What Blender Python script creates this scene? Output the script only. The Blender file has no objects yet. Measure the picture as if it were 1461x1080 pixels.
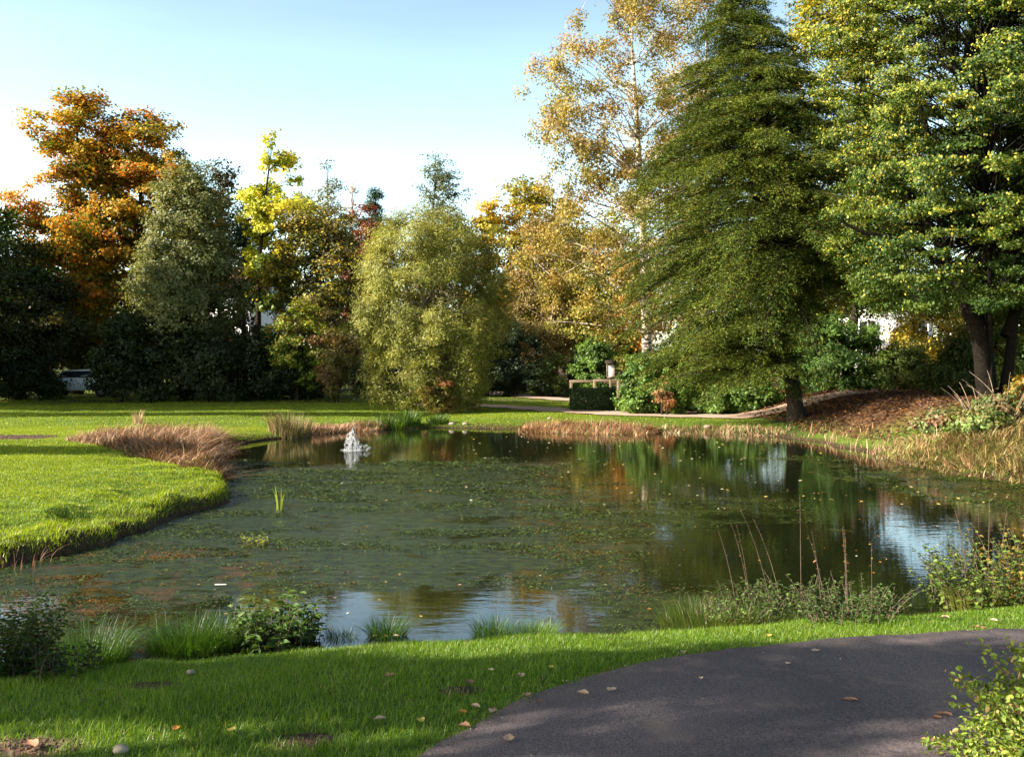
import bpy, math
import numpy as np
from mathutils import Vector
R = math.radians
RNG = np.random.default_rng(7)
scene = bpy.context.scene
COL = scene.collection
# ------------------------------------------------------------------ camera numbers
F, CX, HY, CAMZ = 1420.0, 730.5, 512.0, 2.2

# ------------------------------------------------------------------ helpers
def link(o, parent=None):
    COL.objects.link(o)
    if parent is not None: o.parent = parent
    return o
def tag(o, label=None, cat=None, group=None, kind=None):
    if label: o['label'] = label
    if cat: o['category'] = cat
    if group: o['group'] = group
    if kind: o['kind'] = kind
    return o
def empty(name, loc, label=None, cat=None, group=None):
    o = bpy.data.objects.new(name, None); o.empty_display_size = .3
    o.location = loc
    return tag(link(o), label, cat, group)
def nrm(a):
    return a/np.maximum(np.linalg.norm(a, axis=-1, keepdims=True), 1e-9)
def build(name, V, polys, mat, parent=None, col=None, smooth=False, local=None, attrs=None):
    """V (n,3); polys list of (m,k) int arrays; col list of per-face (m,3) or (3,) matching polys"""
    V = np.asarray(V, dtype=np.float32)
    if local is not None: V = V-np.asarray(local, dtype=np.float32)
    me = bpy.data.meshes.new(name)
    me.vertices.add(len(V)); me.vertices.foreach_set('co', V.ravel())
    loops = np.concatenate([p.ravel() for p in polys]).astype(np.int32)
    tot = np.concatenate([np.full(len(p), p.shape[1]) for p in polys])
    st = np.concatenate([[0], np.cumsum(tot)[:-1]]).astype(np.int32)
    me.loops.add(len(loops)); me.loops.foreach_set('vertex_index', loops)
    me.polygons.add(len(st)); me.polygons.foreach_set('loop_start', st)
    me.update(calc_edges=True)
    if smooth: me.polygons.foreach_set('use_smooth', np.ones(len(st), dtype=bool))
    if col is not None:
        cs = []
        for p, c in zip(polys, col):
            c = np.asarray(c, dtype=np.float32)
            if c.ndim == 1: c = np.tile(c, (len(p), 1))
            cs.append(c)
        c = np.concatenate(cs); c = np.concatenate([np.clip(c, 0, 1), np.ones((len(c), 1))], 1).astype(np.float32)
        a = me.attributes.new('tint', 'FLOAT_COLOR', 'FACE'); a.data.foreach_set('color', c.ravel())
    if attrs:
        for k, v in attrs.items():
            if v.ndim == 2:
                a = me.attributes.new(k, 'FLOAT_COLOR', 'POINT')
                a.data.foreach_set('color', np.concatenate([v, np.ones((len(v), 1))], 1).astype(np.float32).ravel())
            else:
                a = me.attributes.new(k, 'FLOAT', 'POINT'); a.data.foreach_set('value', v.astype(np.float32))
    me.materials.append(mat)
    o = bpy.data.objects.new(name, me)
    return link(o, parent)

def hash2(ix, iy, s):
    n = (ix.astype(np.int64)*374761393 + iy.astype(np.int64)*668265263 + s*1442695041) & 0xffffffff
    n = ((n ^ (n >> 13))*1274126177) & 0xffffffff
    return ((n ^ (n >> 16)) & 0xffff)/65535.0
def noise2(x, y, s=0):
    x = np.asarray(x, float); y = np.asarray(y, float)
    ix = np.floor(x); iy = np.floor(y); fx = x-ix; fy = y-iy
    fx = fx*fx*(3-2*fx); fy = fy*fy*(3-2*fy)
    a = hash2(ix, iy, s); b = hash2(ix+1, iy, s); c = hash2(ix, iy+1, s); d = hash2(ix+1, iy+1, s)
    return (a*(1-fx)+b*fx)*(1-fy)+(c*(1-fx)+d*fx)*fy
def fbm(x, y, s=0, o=3):
    r = 0; a = .5; t = 0
    for i in range(o):
        r = r+a*noise2(x*2**i, y*2**i, s+i*17); t += a; a *= .5
    return r/t
def ss(a, b, x):
    t = np.clip((np.asarray(x, float)-a)/(b-a), 0, 1); return t*t*(3-2*t)

# ------------------------------------------------------------------ pond outline and terrain
POND = [(-10, 7.2), (-7.5, 6.1), (-5.5, 6.0), (-3.3, 6.4), (-1.8, 6.9), (0, 7.2), (2, 7.6), (4.2, 8.3), (5.6, 9.4), (7.5, 10.3), (10, 12),
        (12.5, 14), (13, 16.5), (11.5, 17.6), (9.1, 17.8), (8.5, 19.5), (8.15, 21.8), (8.3, 25), (7.4, 28.3), (5.65, 29.7), (2.8, 29.6),
        (.2, 31), (-2.9, 31.5), (-4.9, 30), (-6.4, 27.4), (-7.2, 25.6), (-6.6, 21.8), (-5.5, 18.6), (-4.6, 15.6), (-4.66, 13.3), (-4.9, 11.9),
        (-5.2, 10.7), (-5.8, 10.4), (-7, 10.1), (-9, 9.4)]
def catmull(P, n):
    P = np.array(P, float); out = []
    m = len(P)
    for i in range(m):
        p0, p1, p2, p3 = P[i-1], P[i], P[(i+1) % m], P[(i+2) % m]
        for k in range(n):
            t = k/n
            out.append(.5*((2*p1)+(-p0+p2)*t+(2*p0-5*p1+4*p2-p3)*t*t+(-p0+3*p1-3*p2+p3)*t**3))
    return np.array(out)
PO = catmull(POND, 5)
PO += np.stack([fbm(PO[:, 0]*4, PO[:, 1]*4, 13)-.5, fbm(PO[:, 0]*4, PO[:, 1]*4, 19)-.5], 1)*.34
PO += np.stack([fbm(PO[:, 0]*1.3, PO[:, 1]*1.3, 3)-.5, fbm(PO[:, 0]*1.3, PO[:, 1]*1.3, 9)-.5], 1)*np.clip(PO[:, 1:2]/16, .25, 1)*.9
def sdist(x, y, poly=None):
    poly = PO if poly is None else poly
    x = np.atleast_1d(np.asarray(x, float)).ravel(); y = np.atleast_1d(np.asarray(y, float)).ravel()
    best = np.full(len(x), 1e9); ins = np.zeros(len(x), bool)
    A = poly; B = np.roll(poly, -1, 0)
    for a, b in zip(A, B):
        dx, dy = b-a; L = dx*dx+dy*dy+1e-12
        t = np.clip(((x-a[0])*dx+(y-a[1])*dy)/L, 0, 1)
        d = (x-a[0]-t*dx)**2+(y-a[1]-t*dy)**2
        best = np.minimum(best, d)
        c = ((a[1] > y) != (b[1] > y)); xx = a[0]+(y-a[1])*dx/(dy if abs(dy) > 1e-9 else 1e-9)
        ins ^= c & (x < xx)
    d = np.sqrt(best); return np.where(ins, -d, d)
def height(x, y, sd=None):
    x = np.atleast_1d(np.asarray(x, float)); y = np.atleast_1d(np.asarray(y, float))
    if sd is None: sd = sdist(x, y).reshape(x.shape)
    base = .5-.15*ss(7, 12, y)-.17*ss(24, 30, y)+.12*ss(44, 58, y)
    base = base+.87*ss(7.5, 12, x)*ss(18, 25, y)
    base = base+2.5*ss(70, 200, np.hypot(x, y))
    left = ss(-3.5, -4.6, x)*ss(24, 18, y)*ss(9.8, 10.6, y)
    steep = .30+.5*(1-left)+1.6*ss(7, 9, x)*ss(16, 18, y)
    bank = 1-np.exp(-np.maximum(sd, 0)/(.25*steep))
    bank = .62*bank+.38*ss(0, 2.2, sd)
    lump = (fbm(x*1.9, y*1.9, 21)-.5)*.10*ss(0, .3, sd)*ss(3.2, .4, sd)*(.4+2.2*left)*ss(6.2, 7.2, y)
    lump = lump+(fbm(x*.35, y*.35, 5)-.5)*.10*ss(9, 12, y)*ss(0, 2, sd)
    z = base*bank+lump
    return np.where(sd > 0, z, -np.minimum(.55, -sd*.8+.02))
def hz(x, y): return float(height(x, y)[0])
def G(px, py, n=30):
    """point of the ground seen at a picture position"""
    z = .3
    for _ in range(n):
        Y = (CAMZ-z)*F/(py-HY); X = (px-CX)/F*Y
        z = .5*z+.5*max(hz(X, Y), 0)
    return X, Y, z
def XX(px, Y): return (px-CX)/F*Y
def ZZ(py, Y): return CAMZ+(HY-py)/F*Y

# ------------------------------------------------------------------ materials
def newmat(name):
    m = bpy.data.materials.new(name); m.use_nodes = True
    nt = m.node_tree; nt.nodes.clear()
    return m, nt, nt.nodes, nt.links
def foliage_mat(name, trans=.35, gloss=.022, rough=.55, tc=(1.25, 1.15, .55)):
    m, nt, N, L = newmat(name)
    at = N.new('ShaderNodeAttribute'); at.attribute_name = 'tint'
    d = N.new('ShaderNodeBsdfDiffuse'); t = N.new('ShaderNodeBsdfTranslucent'); g = N.new('ShaderNodeBsdfGlossy')
    g.inputs['Roughness'].default_value = rough
    mul = N.new('ShaderNodeMix'); mul.data_type = 'RGBA'; mul.blend_type = 'MULTIPLY'; mul.inputs[0].default_value = 1
    L.new(at.outputs['Color'], mul.inputs[6]); mul.inputs[7].default_value = (*tc, 1)
    mx = N.new('ShaderNodeMixShader'); mx.inputs[0].default_value = trans
    L.new(at.outputs['Color'], d.inputs['Color']); L.new(mul.outputs[2], t.inputs['Color'])
    L.new(d.outputs[0], mx.inputs[1]); L.new(t.outputs[0], mx.inputs[2])
    m2 = N.new('ShaderNodeMixShader'); m2.inputs[0].default_value = gloss
    L.new(mx.outputs[0], m2.inputs[1]); L.new(g.outputs[0], m2.inputs[2])
    o = N.new('ShaderNodeOutputMaterial'); L.new(m2.outputs[0], o.inputs[0])
    return m
def simple(name, c, rough=.6, noise=.25, scale=8, bump=0, metal=0, spec=.4):
    m, nt, N, L = newmat(name)
    p = N.new('ShaderNodeBsdfPrincipled'); o = N.new('ShaderNodeOutputMaterial'); L.new(p.outputs[0], o.inputs[0])
    tc = N.new('ShaderNodeTexCoord'); n = N.new('ShaderNodeTexNoise'); n.inputs['Scale'].default_value = scale; n.inputs['Detail'].default_value = 6
    L.new(tc.outputs['Object'], n.inputs['Vector'])
    r = N.new('ShaderNodeValToRGB'); e = r.color_ramp.elements
    e[0].position = .3; e[1].position = .7
    e[0].color = (*[v*(1-noise) for v in c], 1); e[1].color = (*[min(1, v*(1+noise)) for v in c], 1)
    L.new(n.outputs['Fac'], r.inputs[0]); L.new(r.outputs[0], p.inputs['Base Color'])
    p.inputs['Roughness'].default_value = rough; p.inputs['Metallic'].default_value = metal
    p.inputs['Specular IOR Level'].default_value = spec
    if bump:
        b = N.new('ShaderNodeBump'); b.inputs['Strength'].default_value = bump; b.inputs['Distance'].default_value = .02
        L.new(n.outputs['Fac'], b.inputs['Height']); L.new(b.outputs[0], p.inputs['Normal'])
    return m
M_LEAF = foliage_mat('leaf')
M_NEEDLE = foliage_mat('needle', .15, .02, .5)
M_GRASS = foliage_mat('grass_blade', .5, .03, .45, (1.2, 1.2, .4))
M_REED = foliage_mat('dry_reed', .2, .03, .5, (1.1, 1, .8))
M_BARK = simple('bark', (.028, .021, .016), .9, .5, 14, .8, 0, .15)
M_BARKD = simple('shaded_dark_bark', (.010, .008, .006), .95, .5, 14, .8, 0, .08)  # darker bark copy: shade under the spreading crown is put into the colour
M_BARKL = simple('light_bark', (.2, .15, .10), .85, .4, 12, .6)
M_TWIG = simple('twig', (.085, .058, .04), .8, .4, 12, .4)
M_WOOD = simple('weathered_wood', (.22, .16, .11), .8, .35, 16, .5)
M_STONE = simple('dirty_stone', (.24, .20, .155), .85, .3, 18, .5)
M_SOIL = simple('dark_soil', (.07, .042, .028), .95, .5, 20, .9)
M_WHITE = simple('white_paint', (.8, .8, .8), .4, .04, 5)
M_WALL = simple('pale_render', (.72, .73, .76), .8, .06, 3)
M_ROOF = simple('red_roof_tile', (.25, .10, .07), .8, .3, 30, .4)
M_GLASS = simple('dark_glass', (.02, .025, .03), .08, .1, 3, 0, 0, .6)
M_RUBBER = simple('black_rubber', (.02, .02, .02), .7, .2, 10)
M_METAL = simple('grey_metal', (.5, .5, .52), .35, .1, 10, 0, .9)
# birch bark: white with dark bands
def birch_mat():
    m, nt, N, L = newmat('birch_bark')
    p = N.new('ShaderNodeBsdfPrincipled'); o = N.new('ShaderNodeOutputMaterial'); L.new(p.outputs[0], o.inputs[0])
    tc = N.new('ShaderNodeTexCoord'); mp = N.new('ShaderNodeMapping'); mp.inputs['Scale'].default_value = (1.2, 1.2, 4)
    n = N.new('ShaderNodeTexNoise'); n.inputs['Scale'].default_value = 2.4; n.inputs['Detail'].default_value = 5
    L.new(tc.outputs['Object'], mp.inputs[0]); L.new(mp.outputs[0], n.inputs['Vector'])
    r = N.new('ShaderNodeValToRGB'); r.color_ramp.elements[0].position = .42; r.color_ramp.elements[1].position = .52
    r.color_ramp.elements[0].color = (.06, .045, .035, 1); r.color_ramp.elements[1].color = (.62, .52, .42, 1)
    L.new(n.outputs['Fac'], r.inputs[0]); L.new(r.outputs[0], p.inputs['Base Color']); p.inputs['Roughness'].default_value = .7
    return m
M_BIRCH = birch_mat()

# ------------------------------------------------------------------ ground sheet
def axis(segs):
    out = []
    for a, b, st in segs:
        n = max(1, int(round((b-a)/st))); out += list(np.linspace(a, b, n, endpoint=False))
    return np.array(out+[segs[-1][1]])
gx = axis([(-600, -200, 40), (-200, -60, 10), (-60, -24, 1.2), (-24, -10, .3), (-10, 9, .11), (9, 16, .25), (16, 60, 1.2), (60, 200, 10), (200, 600, 40)])
gy = axis([(-300, -60, 30), (-60, -8, 4), (-8, 3, .5), (3, 14, .1), (14, 34, .17), (34, 60, .6), (60, 160, 6), (160, 800, 40)])
gX, gY = np.meshgrid(gx, gy)
shp = gX.shape
sd_all = sdist(gX, gY).reshape(shp)
gZ = height(gX, gY, sd_all)
PATH = np.array([(-1.2, -6), (-1.25, 0), (-1.1, 2.8), (-.39, 4.25), (-.17, 4.6), (.03, 4.93), (.45, 5.33), (.91, 5.64), (1.53, 5.89), (2.2, 6.07), (3.2, 6.24), (5, 6.5), (9, 7.0), (16, 7.6),
                 (16, 4.4), (9, 3.9), (5, 3.55), (3.2, 3.3), (2.3, 2.7), (1.7, 1.6), (1.5, 0), (1.5, -6)])
GR = []   # gravel path ribbons: centre points and width
GRAV = [([(12.5, 33.8), (9, 34.2), (7, 34.9), (4.95, 35.3), (3.6, 36.4), (2.0, 38.4), (.4, 40.8), (-1.3, 42.6), (-4, 44.2)], 2.1),
        ([(4.4, 46.6), (3.2, 47.6), (1.6, 50.2), (.3, 52.8), (-1.8, 56.5), (-3.5, 62)], 1.6)]
def ribbon_d(x, y, pts):
    d = np.full(np.shape(x), 1e9)
    for a, b in zip(pts[:-1], pts[1:]):
        a = np.array(a); b = np.array(b); v = b-a
        t = np.clip(((x-a[0])*v[0]+(y-a[1])*v[1])/(v@v), 0, 1)
        d = np.minimum(d, np.hypot(x-a[0]-t*v[0], y-a[1]-t*v[1]))
    return d
BARE = [(G(430, 1056)[:2], .15), (G(30, 1066)[:2], .26), (G(215, 978)[:2], .16), (G(660, 985)[:2], .12), (G(20, 624)[:2], 1.0), (G(1135, 884)[:2], .25)]
def bare_mask(x, y):
    m = np.zeros(np.shape(x))
    for (bx, by), r in BARE:
        d = np.hypot(x-bx, (y-by)*1.5)/r + (fbm(x*9, y*9, 4)-.5)*1.0
        m = np.maximum(m, ss(1.1, .6, d))
    return m
def ground_cols(x, y, sd):
    n1 = fbm(x*.5, y*.5, 11)[..., None]; n2 = fbm(x*4, y*4, 12)[..., None]
    grass = np.array([.060, .105, .010])*(.75+.5*n1)*(.7+.6*n2)
    soil = np.array([.040, .026, .015])*(.6+.8*n2)
    lit = np.array([.11, .058, .03])*(.5+1.0*n2)
    c = grass
    litm = (ss(8.2, 9.6, x)*ss(23, 26, y)*ss(60, 45, y))[..., None]
    litm = np.maximum(litm, (ss(36.2, 37.4, y)*ss(4, 5, x))[..., None])
    c = c*(1-litm)+lit*litm
    mud = np.clip(ss(.28, .05, sd)+ss(.9, .4, sd)*ss(.55, .7, fbm(x*2, y*2, 31))*.8, 0, 1)[..., None]
    c = c*(1-mud)+soil*mud
    b = bare_mask(x, y)[..., None]; c = c*(1-b)+np.array([.12, .07, .045])*(.5+n2)*b
    far = ss(42, 47, y)[..., None]*(1-ss(-2, 0, x)[..., None]*0)
    c = c*(1-far*.5)+soil*far*.5
    return c
gC = ground_cols(gX, gY, sd_all)
idx = np.arange(shp[0]*shp[1]).reshape(shp)
quads = np.stack([idx[:-1, :-1], idx[:-1, 1:], idx[1:, 1:], idx[1:, :-1]], -1).reshape(-1, 4)
def ground_mat():
    m, nt, N, L = newmat('ground')
    at = N.new('ShaderNodeAttribute'); at.attribute_name = 'soil_tint'
    p = N.new('ShaderNodeBsdfPrincipled'); o = N.new('ShaderNodeOutputMaterial'); L.new(p.outputs[0], o.inputs[0])
    tc = N.new('ShaderNodeTexCoord'); n = N.new('ShaderNodeTexNoise'); n.inputs['Scale'].default_value = 14; n.inputs['Detail'].default_value = 8
    L.new(tc.outputs['Object'], n.inputs['Vector'])
    r = N.new('ShaderNodeValToRGB'); r.color_ramp.elements[0].position = .3; r.color_ramp.elements[1].position = .7
    r.color_ramp.elements[0].color = (.45, .45, .45, 1); r.color_ramp.elements[1].color = (1.4, 1.4, 1.4, 1)
    L.new(n.outputs['Fac'], r.inputs[0])
    mul = N.new('ShaderNodeMix'); mul.data_type = 'RGBA'; mul.blend_type = 'MULTIPLY'; mul.inputs[0].default_value = 1
    L.new(at.outputs['Color'], mul.inputs[6]); L.new(r.outputs[0], mul.inputs[7]); L.new(mul.outputs[2], p.inputs['Base Color'])
    p.inputs['Roughness'].default_value = .95; p.inputs['Specular IOR Level'].default_value = .15
    b = N.new('ShaderNodeBump'); b.inputs['Strength'].default_value = .8; b.inputs['Distance'].default_value = .05
    L.new(n.outputs['Fac'], b.inputs['Height']); L.new(b.outputs[0], p.inputs['Normal'])
    return m
g = build('ground', np.stack([gX, gY, gZ], -1).reshape(-1, 3), [quads], ground_mat(), smooth=True, attrs={'soil_tint': gC.reshape(-1, 3)})
tag(g, kind='structure')

# ------------------------------------------------------------------ asphalt path
def asphalt_mat():
    m, nt, N, L = newmat('asphalt')
    p = N.new('ShaderNodeBsdfPrincipled'); o = N.new('ShaderNodeOutputMaterial'); L.new(p.outputs[0], o.inputs[0])
    tc = N.new('ShaderNodeTexCoord')
    def noise(s, d=6, rg=.6):
        n = N.new('ShaderNodeTexNoise'); n.inputs['Scale'].default_value = s; n.inputs['Detail'].default_value = d; n.inputs['Roughness'].default_value = rg
        L.new(tc.outputs['Object'], n.inputs['Vector']); return n
    def ramp(src, a, b, ca, cb):
        r = N.new('ShaderNodeValToRGB'); r.color_ramp.elements[0].position = a; r.color_ramp.elements[1].position = b
        r.color_ramp.elements[0].color = ca; r.color_ramp.elements[1].color = cb; L.new(src, r.inputs[0]); return r
    big = noise(1.1, 5); fine = noise(95, 4, .9); med = noise(30, 4)
    base = ramp(big.outputs['Fac'], .35, .7, (.050, .042, .050, 1), (.092, .075, .080, 1))
    sp = ramp(fine.outputs['Fac'], .38, .64, (.30, .30, .30, 1), (2.3, 2.2, 2.1, 1))
    m1 = N.new('ShaderNodeMix'); m1.data_type = 'RGBA'; m1.blend_type = 'MULTIPLY'; m1.inputs[0].default_value = 1
    L.new(base.outputs[0], m1.inputs[6]); L.new(sp.outputs[0], m1.inputs[7])
    du = noise(2.3, 8, .7); dm = ramp(du.outputs['Fac'], .53, .70, (0, 0, 0, 1), (.6, .6, .6, 1))
    m2 = N.new('ShaderNodeMix'); m2.data_type = 'RGBA'; L.new(dm.outputs[0], m2.inputs[0]); L.new(m1.outputs[2], m2.inputs[6]); m2.inputs[7].default_value = (.22, .155, .13, 1)
    L.new(m2.outputs[2], p.inputs['Base Color']); p.inputs['Roughness'].default_value = .8; p.inputs['Specular IOR Level'].default_value = .3
    b = N.new('ShaderNodeBump'); b.inputs['Strength'].default_value = .7; b.inputs['Distance'].default_value = .006
    L.new(fine.outputs['Fac'], b.inputs['Height']); b2 = N.new('ShaderNodeBump'); b2.inputs['Strength'].default_value = .35; b2.inputs['Distance'].default_value = .02
    L.new(med.outputs['Fac'], b2.inputs['Height']); L.new(b2.outputs[0], b.inputs['Normal']); L.new(b.outputs[0], p.inputs['Normal'])
    return m
def dense(P, step=.05):
    P = np.array(P); out = []
    for a, b in zip(P, np.roll(P, -1, 0)):
        n = max(1, int(np.linalg.norm(b-a)/step)); out += [a+(b-a)*k/n for k in range(n)]
    return np.array(out)
def smooth_open(P, n=14):
    P = np.array(P, float); P = np.vstack([2*P[0]-P[1], P, 2*P[-1]-P[-2]]); out = []
    for i in range(1, len(P)-2):
        p0, p1, p2, p3 = P[i-1:i+3]
        for k in range(n):
            t = k/n; out.append(.5*((2*p1)+(-p0+p2)*t+(2*p0-5*p1+4*p2-p3)*t*t+(-p0+3*p1-3*p2+p3)*t**3))
    out.append(P[-2]); return np.array(out)
outer = smooth_open(PATH[:14]); inner = smooth_open(PATH[14:][::-1])
k = len(outer); rs = lambda P, n: np.stack([np.interp(np.linspace(0, 1, n), np.r_[0, np.cumsum(np.linalg.norm(np.diff(P, axis=0), axis=1))]/np.linalg.norm(np.diff(P, axis=0), axis=1).sum(), P[:, i]) for i in range(2)], 1)
outer = rs(outer, 400); inner = rs(inner, 400)
outer += (fbm(outer[:, :1]*5, outer[:, 1:]*5, 8)-.5)*.10+(fbm(outer[:, :1]*26, outer[:, 1:]*26, 18)-.5)*.05
PATHP = np.vstack([outer[::4], inner[::-1][::8]])
V = []; nrow = 12
for j in range(nrow):
    t = j/(nrow-1); q = outer*(1-t)+inner*t; h_ = .512+.02*math.sin(math.pi*t)
    V.append(np.c_[q, np.full(400, h_)])
V.insert(0, np.c_[outer, np.full(400, .40)]); V = np.array(V); nr = len(V)
ii = np.arange(nr*400).reshape(nr, 400)
a_ = build('asphalt_path', V.reshape(-1, 3), [np.stack([ii[:-1, :-1], ii[1:, :-1], ii[1:, 1:], ii[:-1, 1:]], -1).reshape(-1, 4)], asphalt_mat())
tag(a_, kind='structure')
# ------------------------------------------------------------------ gravel path
gv = simple('gravel', (.36, .25, .19), .95, .35, 25, .6)
V = []; Q = []
for pts, w in GRAV:
    c = smooth_open(pts, 8); tn = np.gradient(c, axis=0); nn = nrm(np.stack([-tn[:, 1], tn[:, 0]], 1))
    rows = [c+nn*(w/2*s)*(1+.15*np.sin(np.arange(len(c))*1.3))[:, None] for s in np.linspace(-1, 1, 7)]
    rows = [np.c_[r, height(r[:, 0], r[:, 1])+.035] for r in rows]
    b0 = sum(len(v) for v in V); n = len(c); ii = b0+np.arange(7*n).reshape(7, n)
    V += rows; Q.append(np.stack([ii[:-1, :-1], ii[:-1, 1:], ii[1:, 1:], ii[1:, :-1]], -1).reshape(-1, 4)[:, ::-1])
tag(build('gravel_path', np.vstack(V), Q, gv), kind='structure')

# ------------------------------------------------------------------ water
def water_mat():
    m, nt, N, L = newmat('pond_water')
    o = N.new('ShaderNodeOutputMaterial'); tc = N.new('ShaderNodeTexCoord')
    def noise(s, d=5, sc=(1, 1, 1), rg=.55):
        mp = N.new('ShaderNodeMapping'); mp.inputs['Scale'].default_value = sc; L.new(tc.outputs['Object'], mp.inputs[0])
        n = N.new('ShaderNodeTexNoise'); n.inputs['Scale'].default_value = s; n.inputs['Detail'].default_value = d; n.inputs['Roughness'].default_value = rg
        L.new(mp.outputs[0], n.inputs['Vector']); return n.outputs['Fac']
    def math_(op, a, b=None, c=None, clamp=False):
        n = N.new('ShaderNodeMath'); n.operation = op; n.use_clamp = clamp
        for i, v in enumerate((a, b, c)):
            if v is None: continue
            if isinstance(v, (int, float)): n.inputs[i].default_value = v
            else: L.new(v, n.inputs[i])
        return n.outputs[0]
    at = N.new('ShaderNodeAttribute'); at.attribute_name = 'weed'
    ab = N.new('ShaderNodeAttribute'); ab.attribute_name = 'rust'
    n1 = noise(1.1, 6, (1, 1.3, 1)); n2 = noise(4.2, 8, (.75, 1.25, 1), .72); n3 = noise(45, 3, (1, 1, 1), .7)
    s = math_('MULTIPLY_ADD', math_('SUBTRACT', n1, .5), 1.8, at.outputs['Fac'])
    s = math_('MULTIPLY_ADD', math_('SUBTRACT', n2, .5), 2.6, s)
    s = math_('MULTIPLY_ADD', math_('SUBTRACT', n3, .5), .8, s)
    mask = math_('MULTIPLY_ADD', math_('SUBTRACT', s, .62), 4, .5, True)
    # open water
    w = N.new('ShaderNodeBsdfPrincipled'); w.inputs['Base Color'].default_value = (.006, .008, .003, 1); w.inputs['Roughness'].default_value = .02; w.inputs['IOR'].default_value = 1.45
    bw = N.new('ShaderNodeBump'); bw.inputs['Strength'].default_value = .05; bw.inputs['Distance'].default_value = .03
    L.new(noise(5, 3, (.6, 1.6, 1)), bw.inputs['Height']); L.new(bw.outputs[0], w.inputs['Normal'])
    # weed film at the surface
    a = N.new('ShaderNodeBsdfPrincipled'); a.inputs['Roughness'].default_value = .12; a.inputs['IOR'].default_value = 1.45
    cr = N.new('ShaderNodeValToRGB'); e = cr.color_ramp.elements
    e[0].position = .40; e[0].color = (.002, .003, .001, 1); e[1].position = .64; e[1].color = (.036, .054, .007, 1)
    L.new(noise(7, 9, (.8, 1.3, 1), .8), cr.inputs[0])
    rr = N.new('ShaderNodeMix'); rr.data_type = 'RGBA'
    rm = math_('MULTIPLY', ab.outputs['Fac'], math_('MULTIPLY_ADD', math_('SUBTRACT', noise(2.6, 6), .52), 7, 0, True))
    L.new(rm, rr.inputs[0]); L.new(cr.outputs[0], rr.inputs[6]); rr.inputs[7].default_value = (.06, .028, .007, 1)
    L.new(rr.outputs[2], a.inputs['Base Color'])
    b1 = N.new('ShaderNodeBump'); b1.inputs['Strength'].default_value = .45; b1.inputs['Distance'].default_value = .035
    L.new(noise(9, 8, (.8, 1.4, 1), .75), b1.inputs['Height'])
    b2 = N.new('ShaderNodeBump'); b2.inputs['Strength'].default_value = .3; b2.inputs['Distance'].default_value = .08
    L.new(noise(3.5, 3, (.5, 1.7, 1)), b2.inputs['Height']); L.new(b2.outputs[0], b1.inputs['Normal']); L.new(b1.outputs[0], a.inputs['Normal'])
    mx = N.new('ShaderNodeMixShader'); L.new(mask, mx.inputs[0]); L.new(w.outputs[0], mx.inputs[1]); L.new(a.outputs[0], mx.inputs[2])
    L.new(mx.outputs[0], o.inputs[0]); return m
wx = np.linspace(-11, 14, 251); wy = np.linspace(5, 33, 281); wX, wY = np.meshgrid(wx, wy)
def ell(x, y, cx, cy, rx, ry, soft=.35):
    d = np.hypot((x-cx)/rx, (y-cy)/ry)+(fbm(x*1.2, y*1.2, 77)-.5)*.5
    return ss(1+soft, 1-soft, d)
weed = np.full(wX.shape, .92)
weed -= .9*ss(20.8, 23.6, wY+(fbm(wX*.5, wY*.5, 41)-.5)*4+.25*np.maximum(0, -wX-1))
weed -= 1.15*ell(wX, wY, -.75, 8.4, 1.35, 1.15, .25)
weed -= .3*ell(wX, wY, .6, 9.7, 1.2, .7)
weed -= .95*ell(wX, wY, 3.6, 10.4, 1.9, 2.4)
weed -= .45*ell(wX, wY, 5.6, 14.2, 1.3, 2.6)
weed -= .5*ell(wX, wY, 7.2, 10.5, 2, 1.6)
weed -= .35*ell(wX, wY, -3.4, 8.2, 2.2, 1.5)
weed -= .35*ell(wX, wY, 3.5, 19, 2.5, 3)
weed -= .8*ell(wX, wY, -3.87, 23.9, 1.6, 2)
weed -= .42*ell(wX, wY, 4.2, 18, 4.2, 7.5, .5)
rust = np.clip(ell(wX, wY, -3.9, 9.3, 2.0, 2.3)+.35*ell(wX, wY, 1.6, 10.5, 1.6, 3), 0, 1)
idx = np.arange(wX.size).reshape(wX.shape)
quads = np.stack([idx[:-1, :-1], idx[:-1, 1:], idx[1:, 1:], idx[1:, :-1]], -1).reshape(-1, 4)
tag(build('water', np.stack([wX, wY, wX*0], -1).reshape(-1, 3), [quads], water_mat(), smooth=True, attrs={'weed': weed.ravel(), 'rust': rust.ravel()}), kind='structure')

# ------------------------------------------------------------------ blades, leaves, tubes
def blades(B, H, W, az, lean, col, segs=2, curl=1.0):
    """B base points (n,3). returns V, polys, cols"""
    n = len(B); d = np.stack([np.cos(az), np.sin(az), np.zeros(n)], 1)
    fa = az+np.pi/2+RNG.normal(0, .5, n); s = np.stack([np.cos(fa), np.sin(fa), np.zeros(n)], 1)
    rows = []
    for k in range(segs+1):
        t = k/segs
        p = B+d*(H*lean*(t**(1+curl)))[:, None]; p[:, 2] += H*(t-.35*np.minimum(lean, 1.2)*t**(1+curl)*curl)
        w = W*(1-t)**.7*.5
        if k < segs: rows += [p-s*w[:, None], p+s*w[:, None]]
        else: rows += [p]
    nv = 2*segs+1
    V = np.stack(rows, 1).reshape(-1, 3); o = (np.arange(n)*nv)[:, None]
    polys = []; cs = []
    for k in range(segs-1):
        polys.append(o+np.array([[2*k, 2*k+1, 2*k+3, 2*k+2]])); cs.append(col)
    polys.append(o+np.array([[2*segs-2, 2*segs-1, 2*segs]])); cs.append(col)
    return V, polys, cs
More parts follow.
